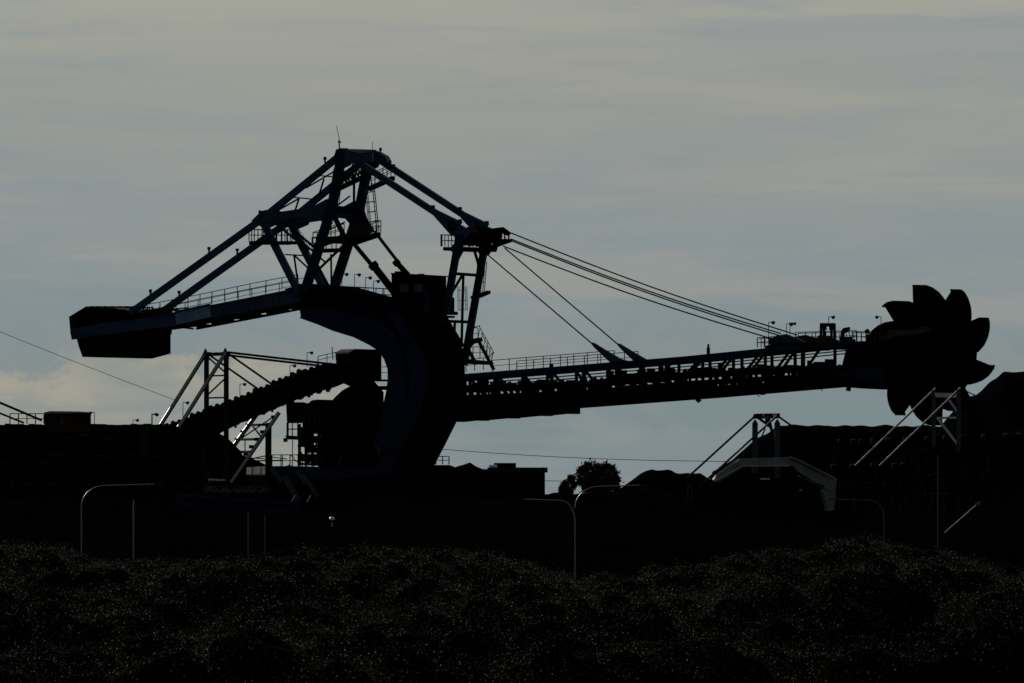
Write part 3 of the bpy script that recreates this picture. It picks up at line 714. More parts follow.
# ------------------------------------------------ carriage under the column
m = MB(); m.prism([M(x, y, -1) for x, y in ((276, 466), (330, 468), (395, 466), (450, 470), (455, 500), (440, 512), (300, 512), (284, 500))], BX * 7.5)
m.build('carriage', NEARBLACK, RC)
m = MB()
for (a, b, t) in (((272, 468), (282, 482), 5), ((285, 476), (298, 500), 7), ((298, 472), (306, 484), 3.5), ((303, 474), (318, 497), 4)):
    m = MB(); m.beam(M(*a, -1.6), M(*b, -1.6), .4, t * U * .8); m.build('raking_strut', SLATE, RC)
m = MB(); m.prism([M(x, y, -1.5) for x, y in ((270, 466), (330, 468), (390, 466), (392, 473), (330, 480), (274, 471))], BX * .35); m.build('portal_beam', DARKBLUE, RC)
m = MB()
for x, y in ((293.5, 500), (309, 500)): m = MB(); m.tube(M(x - 1.5, y + 2, -1.8), M(x + 2.2, y - 4.5, -1.8), .13, 8); m.build('hydraulic_rod', POLISH, RC)
for i, x in enumerate((288, 304, 326, 342, 396, 412, 430, 446)):
    m = MB(); c = M(x, 515, -1.3); c.z = YARD + .55; m.tube(c, c + BX * .5, .55, 20); m.tube(c - BX * .1, c + BX * .6, .18, 12); m.build('travel_wheel', NEARBLACK, RC)
# railed landing with rusty rails left of the transfer tower
m = MB(); a, b = M(272, 467, 0), M(322, 467, 0); m.prism([a, b, b - ZX * .2, a - ZX * .2], BX * 3); m.build('landing', RUST, RC)
m = MB(); m.rail([M(272, 467, 0), M(290, 467, 0), M(322, 467, 0)], 1.1, .7, .06); m.rail([N(272, 467, 3), N(322, 467, 3)], 1.1, .9, .05)
m.build('handrail', RAIL, RC)
m = MB(); random.seed(17)
for k in range(22):
    x = random.uniform(289, 318); y = random.uniform(455, 466)
    m.beam(M(x, y, -.1), M(x + random.uniform(-6, 6), y + random.uniform(-3, 3), -.1), .06, random.uniform(.06, .14))
m.build('pipework', RUST, RC)

# ------------------------------------------------------------------ feeding tail conveyor with A-frame (tripper)
base2 = M(230, 515, 3); base2.z = YARD
TP = thing('conveyor_tripper', base2, 'rising belt conveyor with two legged pylon and pale stays, left of the curved column', 'conveyor')
WT = 6.4
A2 = Vector((math.cos(TH), math.sin(TH), 0)); B2 = Vector((math.sin(TH), -math.cos(TH), 0))
F2 = Frame(230, 408, A2, B2); M, N = F2.M, F2.N
topc = [(140, 424), (150, 424), (168, 423), (186, 416), (203, 408.5), (229, 399.5), (261, 386), (297, 370), (326, 362.5), (345, 360)]
botc = [(343, 380), (327, 387), (310, 392), (285, 401), (257, 413), (230, 424), (210, 434), (200, 445), (185, 455), (140, 456)]
m = MB(); m.prism([M(x, y + 2.4, 1.0) for x, y in topc] + [M(x, y, 1.0) for x, y in botc], B2 * 2.9)
tc_ = m.build('conveyor_frame', NEARBLACK, TP)
m = MB(); m.prism([M(x, y, 1.2) for x, y in ((204, 432), (214, 433), (223, 438), (237, 452), (240, 464), (200, 464))], B2 * 1.5); m.build('chute', NEARBLACK, TP)
def interp(tab, x):
    for (a, ya), (b, yb) in zip(tab, tab[1:]):
        if a <= x <= b: return ya + (yb - ya) * (x - a) / (b - a)
    return tab[-1][1]
k = 0; x = 152
while x < 330:
    y = interp(topc, x) + 1.0 + .9 * math.sin(x * 1.7); m = MB()
    for w in (.9, 3.4):
        m.prism([M(x + xx, y + yy, w) for xx, yy in ((-1.7, 3), (-1.5, -.3), (.2, -1.2), (1.0, -.6), (1.6, 3))], B2 * .45)
    m.beam(M(x, y + 1, .9), N(x, y + 1, 3.8), .2, .2); m.build('idler', NEARBLACK, tc_); x += 5.6 + 1.8 * abs(math.sin(x))
rs_ = random.Random(8)
for k in range(11):
    x = 236 + k * 9.2; yb = interp(botc[::-1], x) + 2; m = MB()
    m.beam(M(x, yb - 5, 2.5), M(x + rs_.uniform(-1, 1), yb + rs_.uniform(1.5, 4.5), 2.5), .3, rs_.uniform(.12, .3)); m.beam(M(x - 2, yb + 1.5, 2.5), M(x + 3, yb + .2, 2.5), .3, .14)
    m.build('return_idler', NEARBLACK, tc_)
for w in (0, WT):
    m = MB(); m.beam(N(206.5, 357, w), N(206.5, 500, w), .32, 4.2 * U); m.prism([N(x, y, w - .12) for x, y in ((202, 356), (205.5, 348.5), (209, 356), (209, 360), (203, 360))], B2 * .24); m.build('pylon_leg', MID, TP)
    m = MB(); m.tube(N(206, 353, w), N(159, 428, w), .19, 12); m.build('back_stay', GALV, TP)
    m = MB(); m.beam(N(208, 354, w), N(258, 389, w), .14, 1.8 * U); m.beam(N(208, 353, w), N(318, 365.5, w), .2, 2.2 * U); m.build('fore_stay', DARK, TP)
    m = MB(); q = 0 if w == 0 else 4; m.tube(N(255 + q, 417 - q, w), N(207 + q, 483, w), .20, 12); m.build('support_strut', GALV, TP)
    m = MB(); x = 209
    for k in range(7):
        c = N(254 - k * 5.5, 419 + k * 7.4, w - .2); m.box(c, .35, .3, .3)
    m.build('clamp', DARK, TP)
m = MB()
m.beam(N(206, 354.5, 0), N(206, 354.5, WT), .3, .32)
for y in (376, 398, 430): m.beam(N(206.5, y, 0), N(206.5, y, WT), .16, .14)
m.beam(N(206.5, 396, 0), N(206.5, 378, WT), .12, .12); m.beam(N(206.5, 356, 0), N(206.5, 374, WT), .12, .12)
for k, y in enumerate((425, 439.5, 452)):
    x = 255 - (y - 419) * .74; m.beam(N(x, y, 0), N(x, y, WT), .22, .22)
m.beam(N(251, 424, 0), N(242, 438, WT), .12, .12); m.beam(N(252, 418, WT), N(242, 438, 0), .1, .1)
m.build('cross_brace', DARK, TP)
m = MB(); m.beam(M(268.5, 425, 3), M(268, 520, 3), .45, 5 * U); m.build('post', DARK, TP)
m = MB()
for a, b, t in (((236, 457), (268, 459), 1.0), ((240, 461), (283, 460.5), 1.4), ((250, 459), (270, 455), 1.0), ((262, 456), (287, 459), .9), ((245, 440), (245, 458), .8)):
    m.beam(M(*a, 1), M(*b, 1), .1, t * U)
m.prism([M(x, y, 1) for x, y in ((205, 457), (236, 455), (250, 460), (262, 466), (232, 468), (205, 480))], B2 * 2)
m.build('walkway', NEARBLACK, TP)
m = MB(); m.prism([M(x, y, 0) for x, y in ((336, 354), (342, 350.3), (368, 351), (368, 380), (360, 380), (358, 385.5), (349, 386), (336, 380))], B2 * 4.2); hh = m.build('head_house', NEARBLACK, TP)
m = MB(); m.prism([M(x, y, -.2) for x, y in ((335, 352.5), (341, 349.4), (369, 350.2), (369, 351.2), (341, 350.8), (335, 354))], B2 * 4.6); m.build('roof', DARK, hh)
m = MB(); m.rail([M(318, 364, .5), M(336, 360, .5)], .7, .9, .045); m.beam(M(333, 360, .5), M(332, 347, .5), .06, .07); m.rail([M(371, 379, 2), M(388, 379, 2)], 1.1, .7, .05)
m.build('handrail', RAIL, TP)
m = MB(); m.prism([M(x, y, 2) for x, y in ((370, 379.5), (392, 379.5), (392, 381.5), (370, 381.5))], B2 * 1); m.prism([M(x, y, 2) for x, y in ((370, 386), (392, 386), (392, 390), (370, 390))], B2 * 1); m.build('landing', NEARBLACK, TP)
for x, yb, yt in ((153.5, 424, 414.5), (184, 417, 402.5), (241, 398, 384), (291, 376, 365.5), (308, 367, 352.5)):
    floodlight(M(x, yb, 1.0) - AX * .1, (yb - yt) * U, TP, 1, s=.75)

M, N = F.M, F.N
# transfer tower between conveyor and column
TT = thing('transfer_tower', M(330, 515, 3) * 1.0, 'dark tangle of chutes, platforms and pipes standing left of the curved column', 'transfer tower')
m = MB()
for pts in ([(331, 403), (334, 398), (342, 390.5), (350, 386), (362, 380), (372, 392), (372, 470), (332, 470), (322, 440)],
            [(305, 406), (312, 400), (326, 401), (330, 420), (326, 428), (303, 428), (302, 420)],
            [(286, 404), (292, 402), (303, 405), (303, 423), (287, 423)], [(318, 440), (350, 440), (350, 470), (318, 470)],
            [(306, 404), (316, 399.5), (333, 400), (352, 402), (352, 408), (306, 410)]):
    m.prism([M(x, y, 1.5) for x, y in pts], BX * 3.4)
m.build('chute', NEARBLACK, TT)
m = MB(); random.seed(29)
for x in (299.5, 306, 312.5, 319, 326): m.beam(M(x, 424, 1.2), M(x, 466, 1.2), .25, .22)
for y in (428, 437, 446, 455, 464): m.beam(M(298, y, 1.2), M(336, y, 1.2), .25, .20)
for i in range(5):
    for j in range(4):
        if random.random() < .30: continue
        x0 = 300 + i * 6.5; y0 = 428.5 + j * 9; dx1 = random.uniform(3.5, 6.4); dy1 = random.uniform(4.5, 9)
        m.prism([M(x0, y0, 1.6), M(x0 + dx1, y0 + random.uniform(0, 2), 1.6), M(x0 + dx1, y0 + dy1, 1.6), M(x0 + random.uniform(0, 1.5), y0 + dy1, 1.6)], BX * 2.5)
for k in range(16):
    x = random.uniform(299, 326); y = random.uniform(426, 458); m.beam(M(x, y, 1.1), M(x + random.uniform(-6, 6), y + 7, 1.1), .12, .14)
m.build('steelwork', NEARBLACK, TT)
m = MB(); m.prism([M(x, y, 1) for x, y in ((285, 435.5), (303, 436.5), (303, 440), (287, 439.5))], BX * 1.5); m.beam(M(285.5, 438, 1), M(285.5, 442, 1), .3, .3)
m.build('platform', NEARBLACK, TT)
m = MB(); m.rail([M(287, 430, 1), M(303, 430, 1)], .1, .6, .05); m.rail([M(287, 436, 1), M(303, 436, 1)], 1.2, .55, .06); m.beam(M(292.5, 440, 1), M(292.5, 456, 1), .05, .07); m.rail([M(305, 424, .8), M(320, 424, .8)], 1.2, .5, .06)
m.beam(M(288, 422, 1), M(288, 436, 1), .1, .12); m.build('handrail', RAIL, TT)
m = MB()
for a, b in (((338, 466), (342, 456)), ((376, 446), (380, 452)), ((379, 448), (379.5, 456))): m.beam(M(*a, -.2), M(*b, -.2), .1, .13)
m.build('bright_conduit', DGALV, TT)

# ------------------------------------------------------------------ shed seen through the legs
def shed(name, x0, x1, yt, yb, Y, depth, roofh, m_wall, m_roof, label, cat='shed', door=True, over=.25):
    p0, p1 = P(x0, yt, Y), P(x1, yt, Y); zb = YARD - .3
    t = thing(name, Vector(((p0.x + p1.x) / 2, Y + depth / 2, zb)), label, cat)
    m = MB(); m.prism([Vector((p0.x, Y, zb)), Vector((p1.x, Y, zb)), Vector((p1.x, Y, p0.z)), Vector((p0.x, Y, p0.z))], Vector((0, depth, 0))); m.build('wall', m_wall, t)
    z = p0.z + .003; xa, xb = p0.x - over, p1.x + over
    m = MB(); prof = [Vector((xa, Y - over, z)), Vector((xa, Y + depth / 2, z + roofh)), Vector((xa, Y + depth + over, z)), Vector((xa, Y + depth + over, z + .1)), Vector((xa, Y + depth / 2, z + roofh + .12)), Vector((xa, Y - over, z + .1))]
    m.prism(prof, Vector((xb - xa, 0, 0)))
    for k in range(int((xb - xa) / .8)):
        xx = xa + .4 + k * .8; m.beam(Vector((xx, Y - over, z + .12)), Vector((xx, Y + depth / 2, z + roofh + .14)), .06, .05, ref=(1, 0, 0))
    m.build('roof', m_roof, t)
    if door:
        w = (p1.x - p0.x) * .25; m = MB(); a = p0.x + (p1.x - p0.x) * .4
        m.prism([Vector((a, Y - .04, zb)), Vector((a + w, Y - .04, zb)), Vector((a + w, Y - .04, zb + 2.2)), Vector((a, Y - .04, zb + 2.2))], Vector((0, .06, 0))); m.build('door', DARK, t)
    return t
shed('shed', 249, 268, 475.5, 500, 424, 4.5, .86, DARKBLUE, PALE, 'small low shed with a pale metal roof seen between the conveyor legs')
# sheds in the middle distance
shed('shed', 490, 545, 472.5, 500, 440, 6, .35, NEARBLACK, NEARBLACK, 'dark flat shed standing right of the machine below the boom')
t = shed('shed', 455, 486, 472.5, 500, 448, 5, .2, NEARBLACK, NEARBLACK, 'lower dark shed with a small shiny tank at its roof edge')
m = MB(); c = P(489, 467.5, 444); m.tube(c, c + Vector((.75, 0, -.03)), .26, 16); tk = origin(m.build('water_tank', POLISH)); tag(tk, 'small shiny cylindrical tank glinting above the low dark shed', 'tank')
m = MB(); m.box(P(494.5, 473.5, 444.8), 4.6, 2.2, .25); m.box(P(505, 471, 445.5), 1.6, 1.8, .75); tag(origin(m.build('roof_plant', NEARBLACK)), 'dark plant boxes beside the small shiny tank on the shed', 'roof plant')
m = MB(); a, b = P(425, 464, 425), P(462, 470, 425)
m.rail([P(436, 464.5, 425), P(449, 464.5, 425)], .75, .5, .06)
lw = thing('loading_platform', P(445, 500, 426), 'dark railed platform just right of the column foot', 'platform')
m.build('handrail', RAIL, lw)
m = MB(); m.prism([P(x, y, 425) for x, y in ((425, 465), (450, 465), (462, 470), (478, 471), (500, 474), (500, 502), (425, 502))], Vector((0, 4, 0))); m.build('deck', NEARBLACK, lw)

# ------------------------------------------------------------------ left gallery
GL = thing('conveyor_gallery', P(80, 515, 422), 'long dark elevated conveyor gallery running in from the left edge', 'conveyor')
m = MB(); random.seed(31)
outl = [(-40, 424)]
x = -40
while x < 165:
    x2 = x + random.uniform(4, 9); y = 424.3 + random.uniform(-.8, .5); outl += [(x, y), (x2, y)]; x = x2
m.prism([P(x, y, 422) for x, y in outl[1:]] + [P(x, 470, 422) for x in (166, -40)], Vector((0, 3.5, 0))); gf = m.build('gallery_frame', NEARBLACK, GL)
for x in range(-20, 170, 26):
    m = MB(); m.beam(P(x, 468, 421), P(x - 3, 520, 421), .3, .35, ref=(0, 1, 0)); m.build('trestle', DARK, GL)
    m = MB(); m.beam(P(x, 468, 425), P(x + 6, 520, 425), .3, .35, ref=(0, 1, 0)); m.build('trestle', DARK, GL)
m = MB()
for x in range(-10, 165, 9): m.beam(P(x, 432, 421.6), P(x, 466, 421.6), .14, .12, ref=(0, 1, 0))
m.beam(P(-20, 430, 421.6), P(165, 430, 421.6), .2, .12, ref=(0, 1, 0)); m.beam(P(-20, 466, 421.6), P(165, 466, 421.6), .2, .12, ref=(0, 1, 0)); m.build('side_frame', DARK, GL)
m = MB(); random.seed(33)
for k in range(26):
    x = random.uniform(0, 160); y = random.choice((434, 437, 455, 463)) + random.uniform(-2, 2); c = P(x, y, 421.2); m.tube(c, c + Vector((random.uniform(.2, .9), 0, 0)), .05, 6)
m.build('glint_roller', DGALV, GL)  # grey tubes scattered at random to stand for faint glints
m = MB(); m.rail([P(10, 424, 421.8), P(44, 424, 421.8)], .95, .8, .06); m.build('handrail', RAIL, GL)
for x, yt in ((94.5, 412.5), (151.5, 414), (133, 420)):
    m = MB(); b = P(x, 425, 422); floodlight(b, (425 - yt) * K * (422 + BACK), GL, -1 if x < 100 else 1, s=.7)
m = MB(); m.prism([P(x, y, 421) for x, y in ((44.5, 412.5), (90, 412.5), (90, 432), (44.5, 432))], Vector((0, 3, 0)))
cb = thing('drive_house', P(67, 432, 422), 'small rust brown drive house with a pale roof on top of the left gallery', 'machine house')
m.build('wall', mat('rusty_cladding', (.05, .03, .018), .8, 0, .2, .6, 1.5), cb)
m = MB(); m.prism([P(x, y, 420.8) for x, y in ((44, 412.4), (50, 411), (78, 411.4), (90.5, 412.2), (90.5, 413), (44, 413.2))], Vector((0, 3.4, 0))); m.build('roof', PALE, cb)
m = MB(); m.prism([P(x, y, 420.96) for x, y in ((60, 417), (64, 417), (64, 424), (60, 424))], Vector((0, .08, 0))); m.build('window', GLASS, cb)
m = MB(); m.beam(P(-30, 390, 419), P(42, 420.5, 419), .3, 2.4 * U, ref=(0, 1, 0)); o = origin(m.build('stay', DARK)); tag(o, 'upper of two slanting steel stays entering at the left edge', 'stay', 'stays at the left edge')
m = MB(); m.beam(P(-30, 401, 417), P(24, 423, 417), .25, 2.0 * U, ref=(0, 1, 0)); o = origin(m.build('stay', DARK)); tag(o, 'lower of two slanting steel stays entering at the left edge', 'stay', 'stays at the left edge')

# ground-level yard conveyor beams (dim)
def yard_conveyor(x0, x1, py, Y, label, step=9, glint=DGALV, slope=0.0, seed=1, hh=.9):  # glint: bracket colour standing in for small lit spots
    t = thing('yard_conveyor', P((x0 + x1) / 2, 520, Y), label, 'conveyor', None); rs = random.Random(seed)
    m = MB(); a, b = P(x0, py, Y), P(x1, py + slope, Y); m.prism([a, b, b - ZX * hh, a - ZX * hh], Vector((0, 2.0, 0))); m.build('belt_frame', NEARBLACK, t)
    m = MB(); x = x0
    while x < x1:
        f = (x - x0) / (x1 - x0); c = P(x, py + slope * f, Y); m.beam(c, Vector((c.x, c.y, YARD - .5)), .14, .14, ref=(0, 1, 0)); x += step
    m.build('trestle', DARK, t)
    x = x0 + 3
    n = 0
    while x < x1 and n < 90:
        f = (x - x0) / (x1 - x0); m = MB(); c = P(x, py + slope * f - 1.2, Y - .1); w = rs.uniform(.15, .5)
        m.beam(c, c + Vector((w, 0, 0)), .08, .06, ref=(0, 1, 0)); m.beam(c, c - ZX * rs.uniform(.1, .45), .06, .05, ref=(0, 1, 0)); m.build('idler_bracket', glint, t)
        x += step * rs.uniform(.5, 1.7); n += 1
    return t
yard_conveyor(835, 1060, 441, 424, 'upper raised yard conveyor with brackets painted pale for glints behind the right pylon', 14, PALE, -8, 3)
yard_conveyor(828, 1060, 466, 404, 'middle yard conveyor with small brackets painted pale for glints right of the portal frame', 13, PALE, -6, 5)
yard_conveyor(840, 1060, 484, 392, 'lowest yard conveyor right of the portal frame', 15, DGALV, -3, 8)
yard_conveyor(-30, 215, 483, 396, 'dark yard conveyor running below the left gallery', 16, DGALV, 6, 6)
yard_conveyor(385, 690, 501, 392, 'low yard conveyor running under the reclaimer boom', 22, DARK, 0, 7)
# dark lump of spoil / bin hiding the yard behind the right side
pile('spoil_heap', [(640, 502), (690, 486), (720, 480), (840, 470), (905, 455), (960, 446), (1010, 430), (1100, 425)], 428, 0, 'dark spoil bank behind the right yard conveyors', jag=.6)['category'] = 'spoil heap'
pile('spoil_heap', [(-60, 452), (0, 450), (60, 448), (120, 446), (175, 440), (205, 444), (222, 456), (231, 466), (250, 467.5), (290, 468.5), (330, 470), (400, 480), (420, 500)], 432, 0, 'dark spoil bank behind the left gallery', jag=.6)['category'] = 'spoil heap'
pile('spoil_heap', [(380, 500), (400, 488), (450, 480), (520, 486), (548, 493), (600, 494), (660, 488), (700, 500)], 455, 0, 'low dark spoil bank in front of the lone far tree', jag=.5)['category'] = 'spoil heap'

# ------------------------------------------------------------------ middle portal with small pylon
A3 = Vector((math.cos(TH), math.sin(TH), 0)); B3 = Vector((math.sin(TH), -math.cos(TH), 0))
F3 = Frame(768, 386, A3, B3)
PT = thing('stacker_portal', P(768, 515, 386), 'pale grey blue portal frame with a small two column pylon in front of the coal', 'stacker')
sc = K * (386 + BACK)
for w in (0, 6.2):
    m = MB(); a, b = F3.N(755, 423, w), F3.N(755, 478, w); m.tube(b, a, 2.9 * sc, 18); m.tube(a, F3.N(755, 419.5, w), 2.6 * sc, 18, .5 * sc); m.build('column', SLATE, PT)
    m = MB(); m.tube(F3.N(754, 417, w), F3.N(682, 482.5, w), 1.05 * sc, 10); m.build('back_stay', DGALV, PT)
    m = MB(); m.tube(F3.N(755, 416, w), F3.N(769, 426, w), 1.0 * sc, 8); m.build('fore_stay', DARK, PT)
m = MB(); m.prism([F3.N(x, y, -.2) for x, y in ((753, 418.8), (754.5, 414), (757, 413.6), (757, 418.8))], B3 * 6.6); m.build('head_beam', DARK, PT)
m = MB(); m.beam(F3.M(759, 418, .3), F3.M(770, 427, 3), .15, .18); m.beam(F3.M(769, 419, 3), F3.M(772, 432, 3.5), .2, .22); m.beam(F3.M(771, 428, 3.5), F3.M(777, 450, 5.5), .2, .2); m.beam(F3.M(765, 429, 2), F3.M(762, 436, 1), .1, .1)
m.tube(F3.M(766, 421, 3), F3.M(769, 421, 3), .3, 8); m.build('brace', DARK, PT)
m = MB()
m.prism([F3.M(x, y, 8.4) for x, y in ((712, 479.5), (716, 474), (738, 458.5), (790, 457), (790, 465.5), (742, 466.5), (716, 482), (712, 484))], B3 * .8)
m.prism([F3.M(x, y, 8.4) for x, y in ((790, 457), (800, 461), (833, 478), (830, 488), (812, 482), (795, 471), (790, 465.5))], B3 * .8)
m.build('portal_beam', GREYBLUE, PT)
m = MB(); m.beam(F3.M(741, 466, 9.3), F3.M(789, 465.5, 9.3), .3, 1.8 * sc); m.beam(F3.M(714, 482, 9.3), F3.M(741, 467, 9.3), .3, 1.2 * sc); m.beam(F3.M(790, 457, 9.3), F3.M(834, 478, 9.3), .3, .9 * sc)
m.beam(F3.M(799, 476, 9.3), F3.M(828, 490, 9.3), .3, .9 * sc); m.build('flange', GALV, PT)
m = MB(); m.prism([F3.M(x, y, 8.5) for x, y in ((824, 483), (833.5, 479), (832, 500), (829.5, 519), (824.5, 519), (824, 505), (820, 492))], B3 * .9)
m.build('portal_leg', GREYBLUE, PT)
m = MB(); m.prism([F3.M(x, y, 8.5) for x, y in ((709, 480), (716, 482), (716, 519), (711, 519))], B3 * .9); m.build('portal_leg', NEARBLACK, PT)  # left leg coloured near black so it stays lost in the dark
m = MB()
for k in range(5): 
    c = F3.M(761 + k * 1.9, 479, 9.4); m.tube(c, c + B3 * .1, .09, 8)
m.build('reflector', WHITE, PT)
m = MB()
for a, b in (((741, 470), (741, 490)), ((744, 472), (744, 488)), ((768, 472), (768, 492)), ((742, 488), (752, 488))): m.beam(F3.M(*a, 7), F3.M(*b, 7), .1, .15)
m.prism([F3.M(x, y, 0) for x, y in ((704, 488), (728, 474), (778, 472), (808, 492), (808, 520), (704, 520))], B3 * 5)
m.build('carriage', NEARBLACK, PT)
for (a, b) in (((686, 484), (686, 498)), ((692, 485), (692, 500)), ((706, 484), (706, 492))):
    pass
m = MB(); m.tube(F3.M(799.5, 491.5, 9.4), F3.M(802, 489.5, 9.4), .1, 6); m.tube(F3.M(777, 517.5, 9.4), F3.M(781, 517, 9.4), .08, 6); m.tube(F3.M(796, 519, 9.4), F3.M(798, 518, 9.4), .08, 6); m.build('grab_rail', GALV, PT)
m = MB(); m.prism([F3.M(x, y, .5) for x, y in ((672, 478), (712, 480), (712, 520), (672, 520))], B3 * 4); m.build('tail_house', NEARBLACK, PT)
m = MB()
for x, y0, y1 in ((688, 484, 500), (691.5, 485, 502), (701, 483, 490)): m.beam(F3.M(x, y0, 6), F3.M(x, y1, 6), .06, .08)
m.build('conduit', DGALV, PT)

# ------------------------------------------------------------------ right pylon
F4 = Frame(935, 372, A3, B3); sc = K * (372 + BACK)
RP = thing('conveyor_pylon', P(945, 515, 372), 'grey blue two legged pylon with long pale stays in front of the bucket wheel', 'pylon')
for w in (0, 6.6):
    m = MB(); m.beam(F4.N(933.5, 390, w), F4.N(933.5, 452, w), .4, 3.0 * sc)
    m.build('pylon_leg', SLATE, RP) 
    m = MB(); m.tube(F4.N(935.5, 388.5, w), F4.N(855, 466, w), 1.05 * sc, 12); m.build('back_stay', GALV, RP)
    m = MB(); m.tube(F4.N(936, 389, w), F4.N(1040, 440, w), .6 * sc, 8); m.build('fore_stay', DARK, RP)
m = MB(); m.beam(F4.N(934, 395, 0), F4.N(934, 396, 6.6), .3, .4)
m.beam(F4.N(934, 418, 0), F4.N(934, 418, 6.6), .15, .18); m.beam(F4.N(934, 418, 1), F4.N(934, 445, 6.4), .18, .2); m.beam(F4.N(934, 397, 3.5), F4.N(934, 413, 6.4), .18, .2)
m.build('cross_brace', SLATE, RP)
m = MB(); m.prism([F4.M(x, y, 1) for x, y in ((905, 452), (925, 446), (962, 446), (985, 440), (1040, 430), (1040, 480), (960, 485), (905, 480))], B3 * 4); m.build('conveyor_frame', NEARBLACK, RP)
m = MB(); rs = random.Random(41)
for k in range(20):
    x = rs.uniform(925, 1010); y = rs.uniform(455, 478); c = F4.M(x, y, 5.2); m.beam(c, c + AX * rs.uniform(.1, .5), .07, .07); m.beam(c, c - ZX * rs.uniform(.1, .5), .06, .06)
m.build('bracket', RUST, RP)
m = MB()
for x in (915, 940, 965, 990, 1015): m.beam(F4.M(x, 478, 3), F4.M(x + 2, 520, 3), .3, .35)
m.build('trestle', DARK, RP)

# ------------------------------------------------------------------ distant tree
def tree(px, ytop, ybase, wpx, Y, label, seed, nleaf=5200):
    s = K * (Y + BACK); zb = P(px, ybase, Y).z; h = (ybase - ytop) * s
    t = thing('tree', Vector(((px - 512) * s, Y, zb)), label, 'tree')
    rs = np.random.RandomState(seed); m = MB(); b0 = t.location.copy()
    m.tube(b0, b0 + ZX * h * .45, h * .035, 10, h * .022)
    cl = []
    for k in range(70):
        zt = rs.uniform(-1, 1); a = rs.uniform(0, 6.283); rad = (rs.rand() ** .5) * .43 * wpx * s * (1 - zt * zt * .75) ** .5 * rs.uniform(.7, 1.12)
        cl.append((b0 + Vector((math.cos(a) * rad, math.sin(a) * rad, h * (.52 + .38 * zt + rs.uniform(-.04, .06)))), rs.uniform(.045, .10) * wpx * s))
    for k in range(9):
        m.tube(b0 + ZX * h * rs.uniform(.25, .44), cl[k * 7][0], h * .014, 6, h * .005)
    m.build('trunk', BARK, t)
    vs = []; fs = []
    for k in range(nleaf):
        c, r = cl[rs.randint(len(cl))]; d = rs.normal(size=3); d /= np.linalg.norm(d); p = np.array(c) + d * r * (rs.uniform(.2, 1) ** .5) * (rs.uniform(1, 1.9) if k % 5 == 0 else 1)
        u = rs.normal(size=3); u /= np.linalg.norm(u); v = np.cross(u, d); v /= np.linalg.norm(v) + 1e-6; a = .27 * rs.uniform(.6, 1.25)
        i = len(vs); vs += [tuple(p - u * a), tuple(p + v * a * .45), tuple(p + u * a), tuple(p - v * a * .45)]; fs.append((i, i + 1, i + 2, i + 3))
    m = MB(); m.add(vs, fs); m.build('crown', FARLEAF, t); return t
tree(597, 463.5, 505, 62, 640, 'lone dark tree with a ragged crown on the skyline between shed and coal heaps', 5, 16000)
tree(566, 479, 505, 18, 655, 'smaller dark tree touching the left side of the lone skyline tree', 9, 2200)

# ------------------------------------------------------------------ overhead wires
def wire(pts, r, label, sag=0.0):
    m = MB(); p, q = pts; n = 20
    m.path([p.lerp(q, i / n) - ZX * sag * math.sin(math.pi * i / n) for i in range(n + 1)], r, 6)
    return tag(origin(m.build('overhead_wire', CABLE)), label, 'wire', None)
wire((P(-70, 303, 440), P(176, 400.5, 440)), .026, 'thin wire sloping down from the left edge to the slanting conveyor stays', .12)
wire((P(425, 448, 480), P(730, 461.5, 480)), .032, 'thin wire crossing the sky under the boom right of the column', .3)
wire((P(535, 480.5, 480), P(600, 482, 480)), .03, 'faint short wire low beside the lone skyline tree', .0)

# ------------------------------------------------------------------ curved arm pole lights
def curved(px, ybase, Y, arms, label, r=.06, head=True, mt=None):
    s = K * (Y + BACK); t = thing('curved_arm_pole', Vector(((px - 512) * s, Y, P(px, ybase, Y).z)), label, 'pole')
    m = MB(); y0 = max(a[1] for a in arms); b = P(px, ybase, Y)
    m.tube(b, P(px, y0, Y), r, 10); m.build('pole', mt or GALV, t)
    for (ex, ys_, ey, rx) in arms:
        # quarter bend from (px, ys_) up to (px+rx, ey) and straight on to ex
        ry = ys_ - ey; pts = []
        for i in range(13):
            a = math.pi / 2 * i / 12; pts.append(P(px + rx * (1 - math.cos(a)), ys_ - ry * math.sin(a), Y))
        pts.append(P(ex, ey - 1.2, Y)); m = MB(); m.path(pts, r * .85, 8); m.build('arm', mt or GALV, t)
        if head:
            c = P(ex, ey - 1, Y); sg = 1 if ex > px else -1; m = MB()
            m.prism([c + Vector((sg * x, 0, z)) for x, z in ((0, .08), (.55, .06), (.6, -.03), (0, -.06))], Vector((0, .25, 0))); m.build('lamp_head', LAMPM, t)
    return t
curved(81.5, 575, 285, [(155, 506, 485.5, 24)], 'tall curved arm pole standing left, its long arm reaching right over the dark yard', .055)
curved(575, 600, 280, [(640, 508, 486.5, 24), (524, 524, 500.5, -14)], 'tall double armed pole in the middle, long arm reaching right, lower arm left', .05)
curved(884, 590, 290, [(834, 518, 500.5, -14)], 'curved arm pole at right with its arm reaching left to the portal frame leg', .05, mt=DGALV)
def post(px, y0, y1, Y, r, mt, label, extra=None):
    m = MB(); m.tube(P(px, y1, Y), P(px, y0, Y), r, 8)
    if extra: extra(m)
    return tag(origin(m.build('post', mt)), label, 'post')
post(133.5, 500, 585, 280, .05, GALV, 'thin straight pale post right of the left curved arm pole')
post(248.5, 512, 585, 290, .055, DGALV, 'thin dim post standing left of the tripper post, beyond the scrub')
post(265, 515, 585, 292, .04, DGALV, 'thinner dim post next to the one left of the tripper post')
